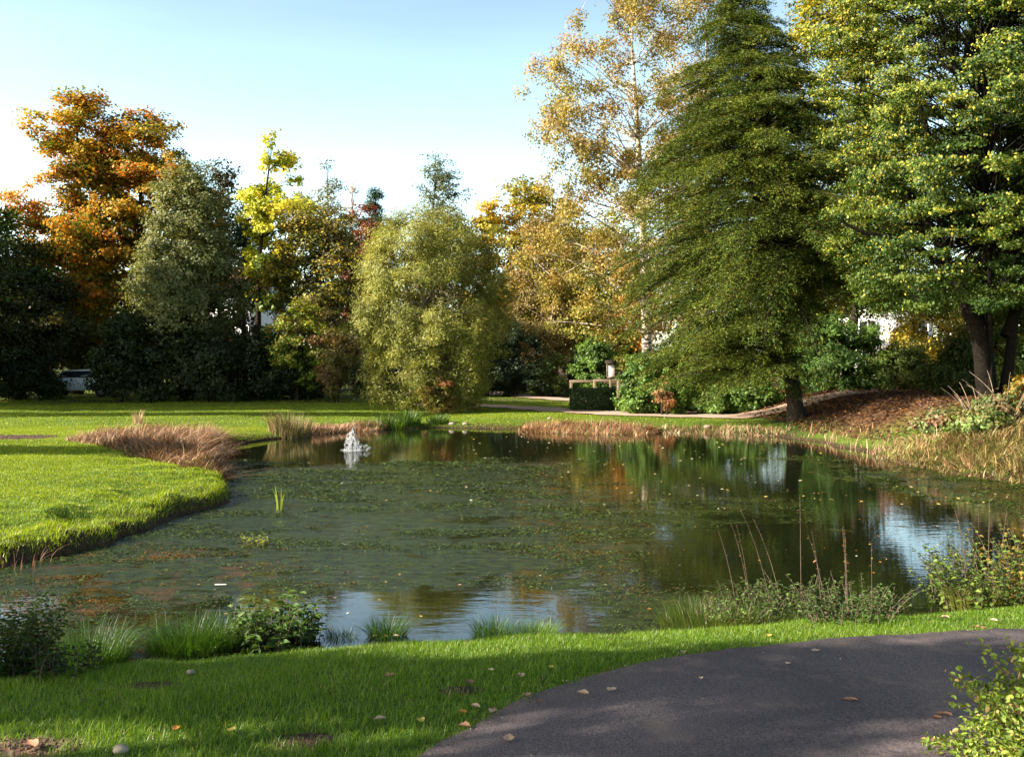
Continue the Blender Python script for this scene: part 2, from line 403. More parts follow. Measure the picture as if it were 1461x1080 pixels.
def leaves(C, D, Nn, Ls, Ws, fold=False, bend=.15):
    S = nrm(np.cross(D, Nn)); U = np.cross(S, D)
    L_ = Ls[:, None]; W_ = Ws[:, None]
    tip = C+D*L_-U*(L_*bend)
    n = len(C)
    if not fold:
        V = np.stack([C, C+D*L_*.42+S*W_*.5, tip, C+D*L_*.42-S*W_*.5], 1).reshape(-1, 3)
        return V, [np.arange(n*4).reshape(n, 4)]
    up = U*(W_*.22)
    V = np.stack([C, C+D*L_*.28+S*W_*.45+up, C+D*L_*.66+S*W_*.40+up-U*L_*bend*.4, tip, C+D*L_*.66-S*W_*.40+up-U*L_*bend*.4, C+D*L_*.28-S*W_*.45+up], 1).reshape(-1, 3)
    o = (np.arange(n)*6)[:, None]
    return V, [o+np.array([[0, 1, 2, 3]]), o+np.array([[0, 3, 4, 5]])]
class Tubes:
    def __init__(s): s.V = []; s.P = []; s.n = 0
    def add(s, pts, rad, sides=5):
        pts = np.asarray(pts, float); rad = np.asarray(rad, float)*np.ones(len(pts))
        t = nrm(np.gradient(pts, axis=0)); ref = np.array([0, 0, 1.0]) if abs(t[0, 2]) < .8 else np.array([1.0, 0, 0])
        a = nrm(np.cross(t, ref)); b = np.cross(t, a)
        th = np.arange(sides)*2*np.pi/sides
        ring = pts[:, None]+rad[:, None, None]*(a[:, None]*np.cos(th)[None, :, None]+b[:, None]*np.sin(th)[None, :, None])
        m = len(pts); i = s.n+np.arange(m*sides).reshape(m, sides); j = np.roll(i, -1, 1)
        s.P.append(np.stack([i[:-1], j[:-1], j[1:], i[1:]], -1).reshape(-1, 4))
        s.V.append(ring.reshape(-1, 3)); s.n += m*sides
    def build(s, name, mat, parent=None, local=None):
        return build(name, np.vstack(s.V), s.P, mat, parent, smooth=True, local=local)
def bez(a, b, c, n=6):
    t = np.linspace(0, 1, n)[:, None]; return (1-t)**2*np.asarray(a)+2*t*(1-t)*np.asarray(b)+t*t*np.asarray(c)
def rand_dirs(r, n):
    v = r.normal(0, 1, (n, 3)); return nrm(v)
def pick(r, n, pal, w):
    w = np.array(w, float); w /= w.sum(); i = r.choice(len(pal), n, p=w); return np.array(pal)[i]

PROF = {
 'round': lambda t: np.sqrt(np.clip(1-(2*t-1)**2, 0, 1)),
 'egg': lambda t: np.clip(np.sin(np.pi*t**.72), 0, 1)**.7,
 'high': lambda t: np.clip(np.sin(np.pi*t**1.3), 0, 1)**.7,
 'cone': lambda t: (1-t)**.8*np.clip(t*8, 0, 1)+.02,
 'column': lambda t: np.clip(np.sin(np.pi*t), 0, 1)**.35,
 'mound': lambda t: np.sqrt(np.clip(1-t**2, 0, 1)),
 'willow': lambda t: np.interp(t, [0, .12, .4, .65, .82, .93, 1], [.42, .80, 1, .95, .80, .58, .2]),
 'wide': lambda t: np.interp(t, [0, .2, .5, .8, 1], [.78, .97, 1, .85, .35]),
 'open': lambda t: np.clip(np.sin(np.pi*t**.85), 0, 1)**.8}

def crown_clumps(r, K, c0, ztop, zbot, rx, ry, prof, inner=.25, lobes=.28, lean=(0, 0)):
    t = r.random(K*6); keep = r.random(len(t)) < PROF[prof](t)*.9+.1; t = t[keep][:K]
    while len(t) < K: t = np.r_[t, r.random(K-len(t))]
    az = r.random(K)*2*np.pi
    ph = r.random(4)*6.28
    lob = 1+lobes*(np.sin(az*2+ph[0]+t*5)*.5+np.sin(az*3+ph[1]-t*8)*.4+np.sin(t*17+ph[2])*.35)
    rf = np.where(r.random(K) < inner, r.random(K)*.7, .72+.28*r.random(K))
    rr = PROF[prof](t)*lob*rf
    x = c0[0]+rx*rr*np.cos(az)+lean[0]*(t-.3); y = c0[1]+ry*rr*np.sin(az)+lean[1]*(t-.3); z = zbot+(ztop-zbot)*t
    return np.stack([x, y, z], 1), t, rf

def make_tree(name, label, cat, px, Y, top, bot, hw, prof='egg', K=80, n=26000, leaf=(.13, .09), clump=.8, flat=.6, pal=None, w=None,
              tips=None, tipw=0., bark=None, trunk_r=.16, depth=.8, seed=1, cpx=None, droop=0., inner=.25, lobes=.28, stems=1, group=None,
              limb_r=.035, base=None, mat=None, upright=.35, bare=0, fold=False, spread=.5, twigs=0, sparse=0.0, nleafdir=.6, limb_from=.12):
    """one tree: an Empty at its foot > trunk, crown"""
    r = np.random.default_rng(seed)
    X = XX(px, Y) if base is None else base[0]; Y0 = Y if base is None else base[1]
    z0 = hz(X, Y0)-.05
    root = empty(name, (X, Y0, z0), label, cat, group)
    cx = XX(cpx if cpx is not None else px, Y); ztop = ZZ(top, Y); zbot = max(ZZ(bot, Y), z0+.12)
    rx = hw/F*Y; ry = rx*depth
    P, t, rf = crown_clumps(r, K, (cx, Y), ztop, zbot, rx, ry, prof, inner, lobes)
    P = np.vstack([P, [[cx, Y, ztop-(ztop-zbot)*.03]]]); t = np.r_[t, .97]; rf = np.r_[rf, .3]; K += 1
    tb = Tubes(); H = ztop-z0
    axes = []
    for s in range(stems):
        a = r.random()*6.28; off = 0 if stems == 1 else spread*rx
        topp = np.array([cx+off*math.cos(a), Y+off*.8*math.sin(a), z0+H*(.93 if stems == 1 else r.uniform(.6, .85))])
        b0 = np.array([X, Y0, z0-.1])+([0, 0, 0] if stems == 1 else [.12*math.cos(a), .12*math.sin(a), 0])
        mid = b0*.5+topp*.5+np.r_[r.normal(0, .04*H, 2), 0]; mid[:2] = mid[:2]*.6+b0[:2]*.4
        ax = bez(b0, mid, topp, 12); axes.append(ax)
        rad = trunk_r*(1 if stems == 1 else .75)*(1-np.linspace(0, 1, 12))**.8+.012
        rad[0] *= 1.5; rad[1] *= 1.1
        tb.add(ax, rad, 8)
    done = []
    for i in range(K):
        ax = axes[r.integers(len(axes))]
        h = np.linalg.norm(P[i, :2]-np.array([cx, Y])); zs = max(P[i, 2]-h*.5-.07*H*upright, z0+limb_from*H)
        if K > 100 and len(done) > 3 and r.random() > .42:
            dp = P[done]; jn = done[int(np.argmin(((dp-P[i])**2).sum(1)))]; L = np.linalg.norm(P[i]-P[jn])
            if L < 2.6:
                tb.add(bez(P[jn], (P[i]+P[jn])/2+r.normal(0, .1*L, 3), P[i], 5), np.linspace(.014, .006, 5), 4); continue
        done.append(i)
        k = int(np.clip(np.searchsorted(ax[:, 2], max(zs, z0+.15*(zbot-z0)+.1)), 1, 10)); a = ax[k]
        c = a*.45+P[i]*.55+np.array([0, 0, .12*h-droop*.3])+r.normal(0, .13*h+.02, 3)
        L = np.linalg.norm(P[i]-a)
        tb.add(bez(a, c, P[i], 6), np.linspace(limb_r*(.5+.12*L), .008, 6), 4)
        for _ in range(twigs):
            e = P[i]+rand_dirs(r, 1)[0]*clump*[1, 1, .7]+[0, 0, .3*clump*upright-droop*.5]
            tb.add(bez(c*.4+P[i]*.6, (c+e)/2+r.normal(0, .1, 3), e, 4), np.linspace(.018, .006, 4)*(limb_r/.035), 3)
    tr = tb.build('trunk', bark or M_BARK, root, local=(X, Y0, z0))
    # leaves
    size = clump*(.65+.7*r.random(K))
    wgt = size**2*(1-sparse*r.random(K)); wgt[t > .93] *= .6
    ci = r.choice(K, n, p=wgt/wgt.sum())
    # sub-sprays inside each clump
    ns = 9; sub = rand_dirs(r, K*ns).reshape(K, ns, 3)*(r.random((K, ns, 1))**.4)
    sj = r.integers(0, ns, n)
    q = sub[ci, sj]*size[ci][:, None]*[1, 1, flat]+r.normal(0, 1, (n, 3))*(size[ci]*.24)[:, None]*[1, 1, flat*.75]
    if droop: q[:, 2] -= droop*np.abs(r.normal(0, 1, n))*size[ci]*.8
    C = P[ci]+q
    C[:, 2] = np.maximum(C[:, 2], z0+.08)
    out = nrm(C-np.array([cx, Y, (ztop+zbot)/2])); ro = rand_dirs(r, n)
    N_ = nrm(ro*nleafdir+out*.45+np.array([0, 0, .35])+nrm(q)*.35)
    D = nrm(rand_dirs(r, n)*.9+out*.3+np.array([0, 0, -droop*1.2+.0])); D = nrm(D-N_*(D*N_).sum(1, keepdims=True)*.8)
    sc = .6+.8*r.random(n)
    V, PL = leaves(C, D, N_, leaf[0]*sc, leaf[1]*sc, fold)
    base_c = pick(r, K, pal, w or [1]*len(pal))[ci]
    alt = pick(r, n, pal, w or [1]*len(pal)); c = base_c*.65+alt*.35
    if tips is not None:
        hgt = (C[:, 2]-zbot)/(ztop-zbot); ex = np.clip(hgt*.9+(np.hypot((C[:, 0]-cx)/rx, (C[:, 1]-Y)/ry)-.6)*.7-(C[:, 0]-cx)/rx*.2+(r.random(K)[ci]-.5)*.9, 0, 1)
        m = (r.random(n) < ex*tipw)[:, None]; tc_ = pick(r, K, tips, [1]*len(tips))[ci]*.6+pick(r, n, tips, [1]*len(tips))*.4
        c = np.where(m, tc_, c)
    c = c*(.72+.56*r.random((n, 1)))*(.85+.3*r.random(K)[ci][:, None])
    build('crown', V, PL, mat or M_LEAF, root, [c]*len(PL), local=(X, Y0, z0))
    return root

# palettes (linear albedo)
OLIVE = [(.12, .13, .035), (.16, .15, .035), (.09, .11, .03)]
WILL = [(.25, .25, .05), (.31, .28, .05), (.18, .19, .035), (.34, .33, .11)]
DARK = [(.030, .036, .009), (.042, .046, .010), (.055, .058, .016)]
MID = [(.06, .10, .02), (.08, .12, .02), (.05, .08, .02)]
IVY = [(.10, .19, .03), (.14, .23, .04), (.07, .13, .03)]
ORANGE = [(.60, .25, .012), (.55, .14, .012), (.62, .34, .015), (.42, .30, .02)]
BROWNY = [(.20, .11, .03), (.14, .11, .03), (.09, .07, .025)]
YEL = [(.42, .33, .03), (.33, .31, .03), (.48, .31, .02)]
BIRCHC = [(.33, .25, .05), (.25, .22, .05), (.36, .22, .06), (.19, .19, .045)]
GREENY = [(.10, .15, .02), (.15, .18, .02), (.07, .11, .02)]
RED = [(.20, .05, .03), (.14, .05, .03), (.22, .09, .04)]
GREYG = [(.15, .17, .06), (.19, .20, .07), (.11, .13, .045), (.24, .24, .11)]

exec_trees = True
# ---------- back rows, left to right
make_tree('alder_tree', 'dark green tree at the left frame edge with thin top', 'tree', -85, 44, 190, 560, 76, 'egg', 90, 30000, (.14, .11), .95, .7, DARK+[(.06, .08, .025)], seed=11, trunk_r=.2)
make_tree('beech_tree', 'tallest orange and red autumn tree with pointed top at far left', 'tree', 108, 54, 122, 520, 74, 'egg', 170, 62000, (.17, .13), .95, .6, [(.18, .20, .02), (.11, .14, .02), (.32, .24, .015)], tips=ORANGE, tipw=.7, seed=12, trunk_r=.3, lobes=.45)
make_tree('beech_tree', 'broad orange autumn tree right of the tallest orange one', 'tree', 203, 55, 160, 520, 92, 'wide', 190, 66000, (.17, .13), .95, .55, [(.15, .17, .02), (.09, .11, .02), (.30, .20, .015)], tips=ORANGE+[(.45, .25, .02)], tipw=.75, seed=13, trunk_r=.3, lobes=.4)
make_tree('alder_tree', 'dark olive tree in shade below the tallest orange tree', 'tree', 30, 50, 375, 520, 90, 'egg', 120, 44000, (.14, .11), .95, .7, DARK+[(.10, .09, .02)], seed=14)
make_tree('sallow_tree', 'grey green conical tree in front of the orange trees', 'tree', 270, 49, 233, 520, 68, 'egg', 150, 60000, (.13, .09), .8, .8, GREYG, seed=15, trunk_r=.2, lobes=.2)
make_tree('purple_tree', 'dark red leaved tree behind the grey green conical tree', 'tree', 315, 60, 235, 520, 45, 'egg', 60, 16000, (.17, .13), .9, .7, [(.06, .03, .02), (.05, .05, .02)], seed=16)
make_tree('ash_tree', 'tall bright yellow green tree with bare dark lower trunk', 'tree', 372, 54, 186, 440, 52, 'high', 66, 14000, (.19, .13), .62, .75, [(.13, .19, .03), (.10, .15, .03)], tips=[(.60, .60, .06), (.65, .55, .05), (.45, .50, .05)], tipw=2.2, cpx=388, seed=17, trunk_r=.2, lobes=.45, upright=.8, inner=.4)
make_tree('blue_green_tree', 'dark blue green small crown left of the yellow green tree', 'tree', 350, 58, 275, 430, 30, 'round', 30, 5000, (.16, .12), .7, .7, [(.03, .07, .05), (.05, .08, .04)], seed=18)
make_tree('hazel_tree', 'olive brown thicket tree left of the big willow', 'tree', 455, 51, 288, 552, 66, 'willow', 150, 52000, (.13, .10), .8, .75, OLIVE+[(.18, .13, .05)], tips=YEL, tipw=.35, seed=19, stems=3, spread=.35, trunk_r=.13)
make_tree('thin_topped_tree', 'thin see-through grey treetop above the olive thicket', 'tree', 468, 60, 230, 400, 30, 'egg', 40, 3600, (.12, .09), .6, .7, [(.16, .17, .09), (.2, .19, .1)], seed=20, upright=.8, trunk_r=.1, twigs=3)
make_tree('poplar_tree', 'narrow pale bare treetop beside the dark pine', 'tree', 503, 78, 262, 420, 11, 'column', 34, 500, (.12, .09), .7, 1.2, [(.2, .17, .1)], seed=21, bark=simple('pale_bark', (.45, .38, .33), .8), upright=1, trunk_r=.2, twigs=6, limb_r=.07)
make_tree('pine_tree', 'small dark green pine top behind the olive thicket', 'tree', 536, 78, 272, 420, 27, 'round', 50, 16000, (.22, .06), .7, .5, [(.015, .045, .018), (.025, .06, .02)], seed=22, mat=M_NEEDLE, trunk_r=.2)
make_tree('plum_tree', 'dark red brown crown between the thicket and willow', 'tree', 528, 70, 300, 480, 38, 'round', 50, 14000, (.18, .13), .9, .7, RED, seed=23)
make_tree('larch_tree', 'grey green airy treetop rising behind the big willow', 'tree', 622, 64, 220, 420, 48, 'egg', 70, 9500, (.15, .09), .8, .5, [(.12, .15, .06), (.16, .17, .07), (.08, .11, .05)], seed=24, trunk_r=.15, twigs=2)
make_tree('maple_tree', 'yellow orange autumn crown right of the big willow', 'tree', 742, 62, 258, 500, 92, 'wide', 150, 46000, (.18, .14), .95, .6, [(.20, .19, .03), (.14, .15, .03)], tips=YEL+[(.5, .26, .02)], tipw=1.1, seed=25)
make_tree('hornbeam_tree', 'russet half bare tree with pale forked stems behind path', 'tree', 793, 57, 305, 525, 74, 'willow', 170, 34000, (.11, .08), .7, .8, [(.20, .13, .05), (.17, .14, .04), (.24, .17, .05), (.13, .12, .03)], seed=26, stems=4, spread=.45, bark=M_TWIG, trunk_r=.09, cpx=785, upright=.9, twigs=6, limb_r=.045)
make_tree('maple_tree', 'yellow small tree left of the tall dark conifer', 'tree', 855, 57, 320, 520, 74, 'wide', 130, 42000, (.13, .10), .75, .7, [(.30, .28, .05), (.24, .25, .05)], tips=[(.36, .28, .04), (.34, .32, .05)], tipw=.5, seed=27)
make_tree('maple_tree', 'orange tinted low crown beside the yellow small tree', 'tree', 900, 56, 410, 500, 46, 'egg', 70, 16000, (.12, .09), .65, .7, [(.40, .20, .035), (.35, .24, .04)], tips=[(.55, .24, .03)], tipw=.7, seed=28)
make_tree('birch_tree', 'tall golden birch with white trunk behind the conifer', 'tree', 925, 43, -60, 470, 142, 'wide', 330, 76000, (.10, .075), .56, .8, BIRCHC, seed=29, bark=M_BIRCH, trunk_r=.23, cpx=895, droop=.45, upright=1.0, lobes=.35, twigs=3, depth=.8, inner=.35, sparse=.6, limb_r=.03)
make_tree('birch_tree', 'second golden birch crown behind the conifer top', 'tree', 1010, 46, -40, 430, 84, 'wide', 130, 30000, (.11, .08), .7, .8, BIRCHC, seed=30, bark=M_BIRCH, trunk_r=.16, droop=.4, upright=1.0, twigs=3, sparse=.5)
# right side
make_tree('maple_tree', 'olive orange tree filling the gap behind the conifer trunk', 'tree', 1165, 42, 300, 500, 72, 'round', 100, 30000, (.15, .11), .9, .6, [(.12, .11, .02), (.18, .13, .02), (.08, .09, .02)], tips=[(.35, .22, .02)], tipw=.5, seed=31)
make_tree('maple_tree', 'tall yellow tipped tree between conifer and spreading hornbeam', 'tree', 1205, 38, -50, 400, 100, 'wide', 230, 66000, (.12, .09), .85, .5, GREENY, tips=YEL, tipw=.45, seed=32, trunk_r=.18)
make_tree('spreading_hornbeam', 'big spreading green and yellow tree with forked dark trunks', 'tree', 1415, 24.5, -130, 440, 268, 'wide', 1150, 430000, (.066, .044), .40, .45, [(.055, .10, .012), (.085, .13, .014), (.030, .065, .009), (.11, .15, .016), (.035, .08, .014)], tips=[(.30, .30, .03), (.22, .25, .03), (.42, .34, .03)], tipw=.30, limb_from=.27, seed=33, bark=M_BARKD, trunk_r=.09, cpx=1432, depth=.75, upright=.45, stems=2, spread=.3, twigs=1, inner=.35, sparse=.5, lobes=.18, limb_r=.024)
make_tree('field_maple', 'dense green tree at right frame edge behind hornbeam', 'tree', 1500, 33, 150, 560, 110, 'egg', 110, 30000, (.13, .1), .85, .6, GREENY+MID, tips=YEL, tipw=.3, seed=34)
make_tree('golden_shrub', 'bright yellow shrub behind the dark forked trunks', 'shrub', 1326, 39, 422, 545, 62, 'round', 70, 16000, (.10, .08), .55, .7, [(.60, .46, .05), (.52, .42, .06), (.40, .36, .05)], seed=35, stems=3, trunk_r=.05)
make_tree('golden_shrub', 'yellow olive shrub right of the dark forked trunks', 'shrub', 1425, 34, 420, 550, 60, 'round', 60, 13000, (.10, .08), .55, .7, [(.3, .25, .04), (.2, .2, .04), (.14, .13, .03)], seed=36, stems=3, trunk_r=.05)
# ---------- willow in the middle
make_tree('willow_tree', 'big round pale green willow on the far lawn', 'tree', 643, 38.5, 300, 580, 113, 'willow', 520, 170000, (.12, .028), .50, .95, [(.20, .22, .04), (.26, .26, .045), (.14, .16, .03), (.30, .30, .09)], seed=40, stems=5, spread=.55, trunk_r=.12, cpx=617, depth=.85, lobes=.15, upright=.8, inner=.3, bark=M_BARKL, twigs=1, sparse=.9)
make_tree('rose_shrub', 'small red and yellow shrub at the willow foot', 'shrub', 628, 37, 540, 592, 27, 'round', 40, 5200, (.08, .06), .22, .9, [(.22, .12, .04), (.18, .19, .03), (.30, .10, .05), (.35, .30, .05)], seed=41, stems=4, trunk_r=.02, limb_r=.01)

# ---------- shrubs and hedges
def shrub(name, label, px, Y, top, foot, hw, pal, K=40, n=9000, leaf=(.10, .07), clump=.4, prof='mound', seed=50, depth=.7, tips=None, tipw=0, group=None, **k):
    return make_tree(name, label, k.pop('cat', 'shrub'), px, Y, top, foot, hw, prof, K, n, leaf, clump, .8, pal, seed=seed, depth=depth, tips=tips, tipw=tipw,
                     stems=3, trunk_r=.04, limb_r=.02, lobes=.2, group=group, inner=.35, **k)
LG = 'dark evergreen shrubs along the far left lawn edge'
DL = [(.026, .040, .010), (.040, .058, .013), (.016, .026, .007)]
for i, (px, Y, top, hw, lb) in enumerate([(-25, 47, 440, 60, 'dark evergreen shrub at the left frame edge'), (32, 49, 455, 48, 'dark shrub left of the hidden white car'),
        (175, 47, 445, 40, 'dark shrub right of the hidden white car, below the orange trees'), (222, 48, 455, 60, 'broad dark laurel below the grey green conical tree'),
        (300, 47, 478, 60, 'dark laurel in front of the pale blue house'), (372, 48, 470, 55, 'dark laurel below the yellow green tree'), (420, 48.5, 500, 40, 'lowest dark laurel at the right end of the row')]):
    shrub('laurel_shrub', lb, px, Y, top, 562, hw, DL, 60, 15000, (.15, .09), .6, seed=60+i, group=LG)
shrub('hazel_shrub', 'bright yellow green shrub left of the willow', 425, 47.5, 432, 545, 42, [(.16, .24, .03), (.22, .26, .03)], 40, 10000, (.12, .09), .45, prof='round', seed=70, tips=[(.4, .26, .04)], tipw=.3)
shrub('berry_shrub', 'reddish brown shrub close left of the willow', 478, 46.5, 470, 556, 48, [(.18, .14, .04), (.2, .1, .05), (.14, .15, .03)], 45, 9500, (.11, .08), .45, seed=71)
shrub('holly_shrub', 'dark holly shrub half hidden behind the willow left side', 545, 45, 500, 560, 38, [(.015, .035, .012), (.03, .05, .015)], 36, 9000, (.12, .08), .42, seed=72)
shrub('yew_shrub', 'dark yew shrub behind the willow right side', 735, 52, 470, 562, 48, [(.014, .03, .012), (.022, .04, .014)], 50, 12000, (.13, .07), .5, seed=73)
shrub('yew_shrub', 'dark green shrub left of the rounded light green one', 700, 60, 455, 556, 55, [(.014, .03, .012), (.022, .04, .014)], 50, 12000, (.15, .09), .6, seed=74)
shrub('privet_shrub', 'rounded light green shrub left of the rail fence', 793, 52.5, 508, 562, 28, [(.13, .18, .04), (.17, .2, .05)], 34, 9000, (.09, .06), .3, seed=75)
shrub('ivy_shrub', 'tall light green ivy mass behind the rail fence', 848, 51.8, 484, 565, 31, IVY, 60, 14000, (.11, .09), .4, prof='column', seed=76)
shrub('yew_shrub', 'narrow dark bush between privet and ivy mass', 822, 54, 500, 562, 14, DL, 20, 4000, (.1, .07), .3, prof='column', seed=77)
# clipped box hedge: leaves on a block
def clipped_hedge(name, label, x0, x1, y0, y1, h, pal, n, seed):
    r = np.random.default_rng(seed); z0 = hz((x0+x1)/2, (y0+y1)/2)-.03
    root = empty(name, ((x0+x1)/2, (y0+y1)/2, z0), label, 'hedge')
    u = r.random((n, 3)); ax = r.integers(0, 3, n); sg = r.integers(0, 2, n)
    for a in range(3): u[ax == a, a] = np.clip(sg[ax == a]+0.0, 0, 1)
    u = np.clip(u+r.normal(0, .02, u.shape), 0, 1); u[:, 2] = np.maximum(u[:, 2], .03)
    b = fbm(u[:, 0]*5, u[:, 2]*4+u[:, 1]*3, seed)
    C = np.stack([x0+(x1-x0)*u[:, 0], y0+(y1-y0)*u[:, 1], z0+h*u[:, 2]*(.86+.16*b)], 1)
    cen = np.array([(x0+x1)/2, (y0+y1)/2, z0+h/2]); o = nrm(C-cen)
    Nn = nrm(o+rand_dirs(r, n)*.9); D = nrm(np.cross(Nn, rand_dirs(r, n)))
    V, PL = leaves(C, D, Nn, .07*(.6+.8*r.random(n)), .05*(.6+.8*r.random(n)))
    c = pick(r, n, pal, [1]*len(pal))*(.7+.6*r.random((n, 1)))
    build('foliage', V, PL, M_LEAF, root, [c], local=root.location)
    tb = Tubes()
    for i in range(26):
        p = np.array([r.uniform(x0+.1, x1-.1), r.uniform(y0+.1, y1-.1), z0]); tb.add(bez(p, p+[0, 0, .5*h], p+[r.normal(0, .1), r.normal(0, .1), h*.85]), np.linspace(.025, .008, 6), 4)
    tb.build('stems', M_BARK, root, local=root.location)
clipped_hedge('box_hedge', 'low clipped dark green hedge block beside the gravel path', 2.35, 3.95, 38.4, 40.0, .92, [(.03, .055, .015), (.045, .075, .02)], 15000, 5)
IG = 'ivy covered shrubs behind the gravel path'
for i, (px, Y, top, hw, lb) in enumerate([(916, 36.6, 508, 26, 'leftmost ivy shrub under the conifer, beside the clipped hedge'), (955, 36.6, 500, 40, 'light green ivy shrub with a reddish stem beside it'),
                                          (1012, 36.6, 515, 38, 'low ivy shrub in the middle of the row under the conifer'), (1068, 36.6, 520, 40, 'rightmost ivy shrub, left of the conifer trunk')]):
    shrub('ivy_shrub', lb, px, Y, top, 588, hw, IVY if i != 1 else [(.12, .2, .03), (.08, .14, .03)], 50, 13000, (.10, .085), .36, seed=80+i, group=IG)
shrub('sumac_shrub', 'thin reddish twiggy shrub among the ivy', 948, 35.7, 540, 582, 11, [(.32, .14, .07), (.25, .15, .06)], 14, 1100, (.07, .05), .18, seed=85)
shrub('rhododendron', 'glossy green rhododendron right of the conifer trunk', 1190, 37.3, 452, 572, 62, [(.09, .18, .035), (.12, .22, .04), (.06, .12, .025)], 70, 17000, (.15, .055), .42, seed=86)
shrub('rhododendron', 'smaller bright leafed shrub between rhododendron and yew', 1246, 37.0, 462, 560, 24, [(.13, .22, .03), (.09, .16, .03)], 30, 6000, (.12, .06), .34, seed=87)
shrub('yew_shrub', 'olive and dark spreading yew left of the forked trunks', 1300, 36.6, 488, 560, 58, [(.08, .12, .02), (.13, .15, .03), (.05, .08, .015)], 60, 17000, (.12, .035), .38, seed=88)
shrub('yew_shrub', 'dark shrub directly behind the forked trunks', 1375, 31, 490, 560, 45, [(.035, .06, .015), (.06, .08, .02)], 50, 11000, (.1, .06), .38, seed=89)
shrub('yew_shrub', 'green shrub behind the forked trunks at right edge', 1475, 28, 480, 570, 48, [(.06, .10, .02), (.09, .13, .02)], 50, 11000, (.1, .06), .38, seed=90)
shrub('bramble_shrub', 'leafy bramble at the foot of the forked trunks', 1425, 22.3, 572, 615, 36, [(.07, .12, .03), (.12, .17, .05), (.2, .12, .06)], 30, 2600, (.09, .075), .26, seed=91)
shrub('bramble_shrub', 'low bramble with pale leaves on the leaf litter bank', 1345, 22.6, 592, 618, 40, [(.07, .12, .03), (.13, .18, .06), (.22, .1, .07)], 26, 1700, (.09, .07), .2, seed=92)
shrub('bramble_shrub', 'mid green bramble spilling over the right reed bed', 1400, 21.6, 592, 640, 48, [(.10, .17, .035), (.14, .20, .05), (.18, .14, .05)], 30, 3200, (.075, .06), .22, seed=94)
shrub('bramble_shrub', 'orange leaved sapling at the right frame edge', 1462, 22.5, 545, 600, 22, [(.4, .2, .03), (.3, .22, .04), (.12, .14, .03)], 18, 1100, (.09, .07), .24, seed=93)

# ---------- hemlock conifer
def hemlock():
    r = np.random.default_rng(101)
    Y = 30.5; X0 = XX(1138, Y); z0 = hz(X0, Y)-.08
    root = empty('hemlock_tree', (X0, Y, z0), 'tall dark green conifer leaning left beside the pond', 'tree')
    topp = np.array([XX(1058, Y), Y, ZZ(-18, Y)]); b0 = np.array([X0, Y, z0-.15])
    ax = bez(b0, np.array([XX(1112, Y), Y, z0+4.5]), topp, 30); H = topp[2]-z0
    tb = Tubes(); rad = .24*(1-np.linspace(0, 1, 30))**.85+.015; rad[0] = .40; rad[1] = .30; tb.add(ax, rad, 10)
    for a in np.linspace(0, 6.28, 6)[:-1]:
        e = b0+[.55*math.cos(a), .55*math.sin(a), .0]; tb.add(bez(b0+[.1*math.cos(a), .1*math.sin(a), .55], b0+[.25*math.cos(a), .25*math.sin(a), .15], e, 5), [.13, .12, .1, .07, .03], 6)
    Cs = []; Ds = []; Ns = []; Ls = []; Ws = []; CL = []
    nb = 410
    for i in range(nb):
        t = .13+.86*((i+r.random())/nb)**.95
        p = np.array([np.interp(t, np.linspace(0, 1, 30), ax[:, k]) for k in range(3)])
        az = i*2.399+r.normal(0, .3)
        d = np.array([math.cos(az), math.sin(az), 0])
        L = np.interp(t, [0, .15, .3, .5, .67, .83, .95, 1], [4.3, 4.5, 5.0, 5.2, 4.3, 2.75, 1.35, .3])*(.62+.46*r.random())
        if d[0] > 0: L *= 1-.30*d[0]
        if t < .30 and d[0] > .1: continue
        if t < .36: L *= 1.0 if (d[0] < -.35) else .34
        rise = (.34 if t > .6 else .20)+.09*r.normal()
        dr = (.30 if t > .3 else .22)+.12*r.random()
        e = p+d*L+np.array([0, 0, L*(rise-dr)-(.02 if t > .25 else .008)*L*L]); c = p+d*L*.5+np.array([0, 0, L*rise*.75])
        br = bez(p, c, e, 9); tb.add(br, np.linspace(.035*(.4+L/4), .006, 9), 4)
        ns = int(9+L*9); side = np.array([-d[1], d[0], 0]); tone = r.random()
        for s in range(ns):
            u = .18+.82*(s+r.random())/ns
            q = np.array([np.interp(u, np.linspace(0, 1, 9), br[:, k]) for k in range(3)])
            sg = 1 if s % 2 else -1
            l2 = (.20+.55*(1-u))*min(L, 3)*.52*(.6+.7*r.random())+.12
            d2 = nrm(d*.8+side*sg*(.9+.3*r.normal())+np.array([0, 0, -.08+.15*r.normal()]))
            m = int(12+l2*44)
            uu = r.random(m)[:, None]; pos = q+d2*l2*uu+np.array([0, 0, -.28*l2])*uu**2
            pr = nrm(np.cross(d2, [0, 0, 1])); sg2 = np.where(r.random(m) < .5, 1, -1)[:, None]
            dd = nrm(d2*.8+pr*sg2*.8+r.normal(0, .2, (m, 3))+np.array([0, 0, -.10]))
            pos = pos+r.normal(0, .045, (m, 3))
            Cs.append(pos); Ds.append(dd); Ns.append(nrm(np.array([0, 0, 1.])+r.normal(0, .42, (m, 3))))
            Ls.append(.105*(.5+.9*r.random(m))*(.7+.3*min(1, L))); Ws.append(.023*(.6+.8*r.random(m)))
            cc = np.array([.036, .062, .012])*(1-tone)+np.array([.090, .118, .018])*tone
            yel = (r.random((m, 1)) < .10)*np.array([.10, .06, .0]); CL.append(cc*(.6+.8*r.random((m, 1)))*(.85+.5*uu)+yel)
    C, D, N_, L_, W_, c = map(np.concatenate, (Cs, Ds, Ns, Ls, Ws, CL))
    print('hemlock needles', len(C))
    V, PL = leaves(C, D, N_, L_, W_, False, .25)
    tb.build('trunk', M_BARK, root, local=root.location)
    build('crown', V, PL, M_NEEDLE, root, [c], local=root.location)
hemlock()

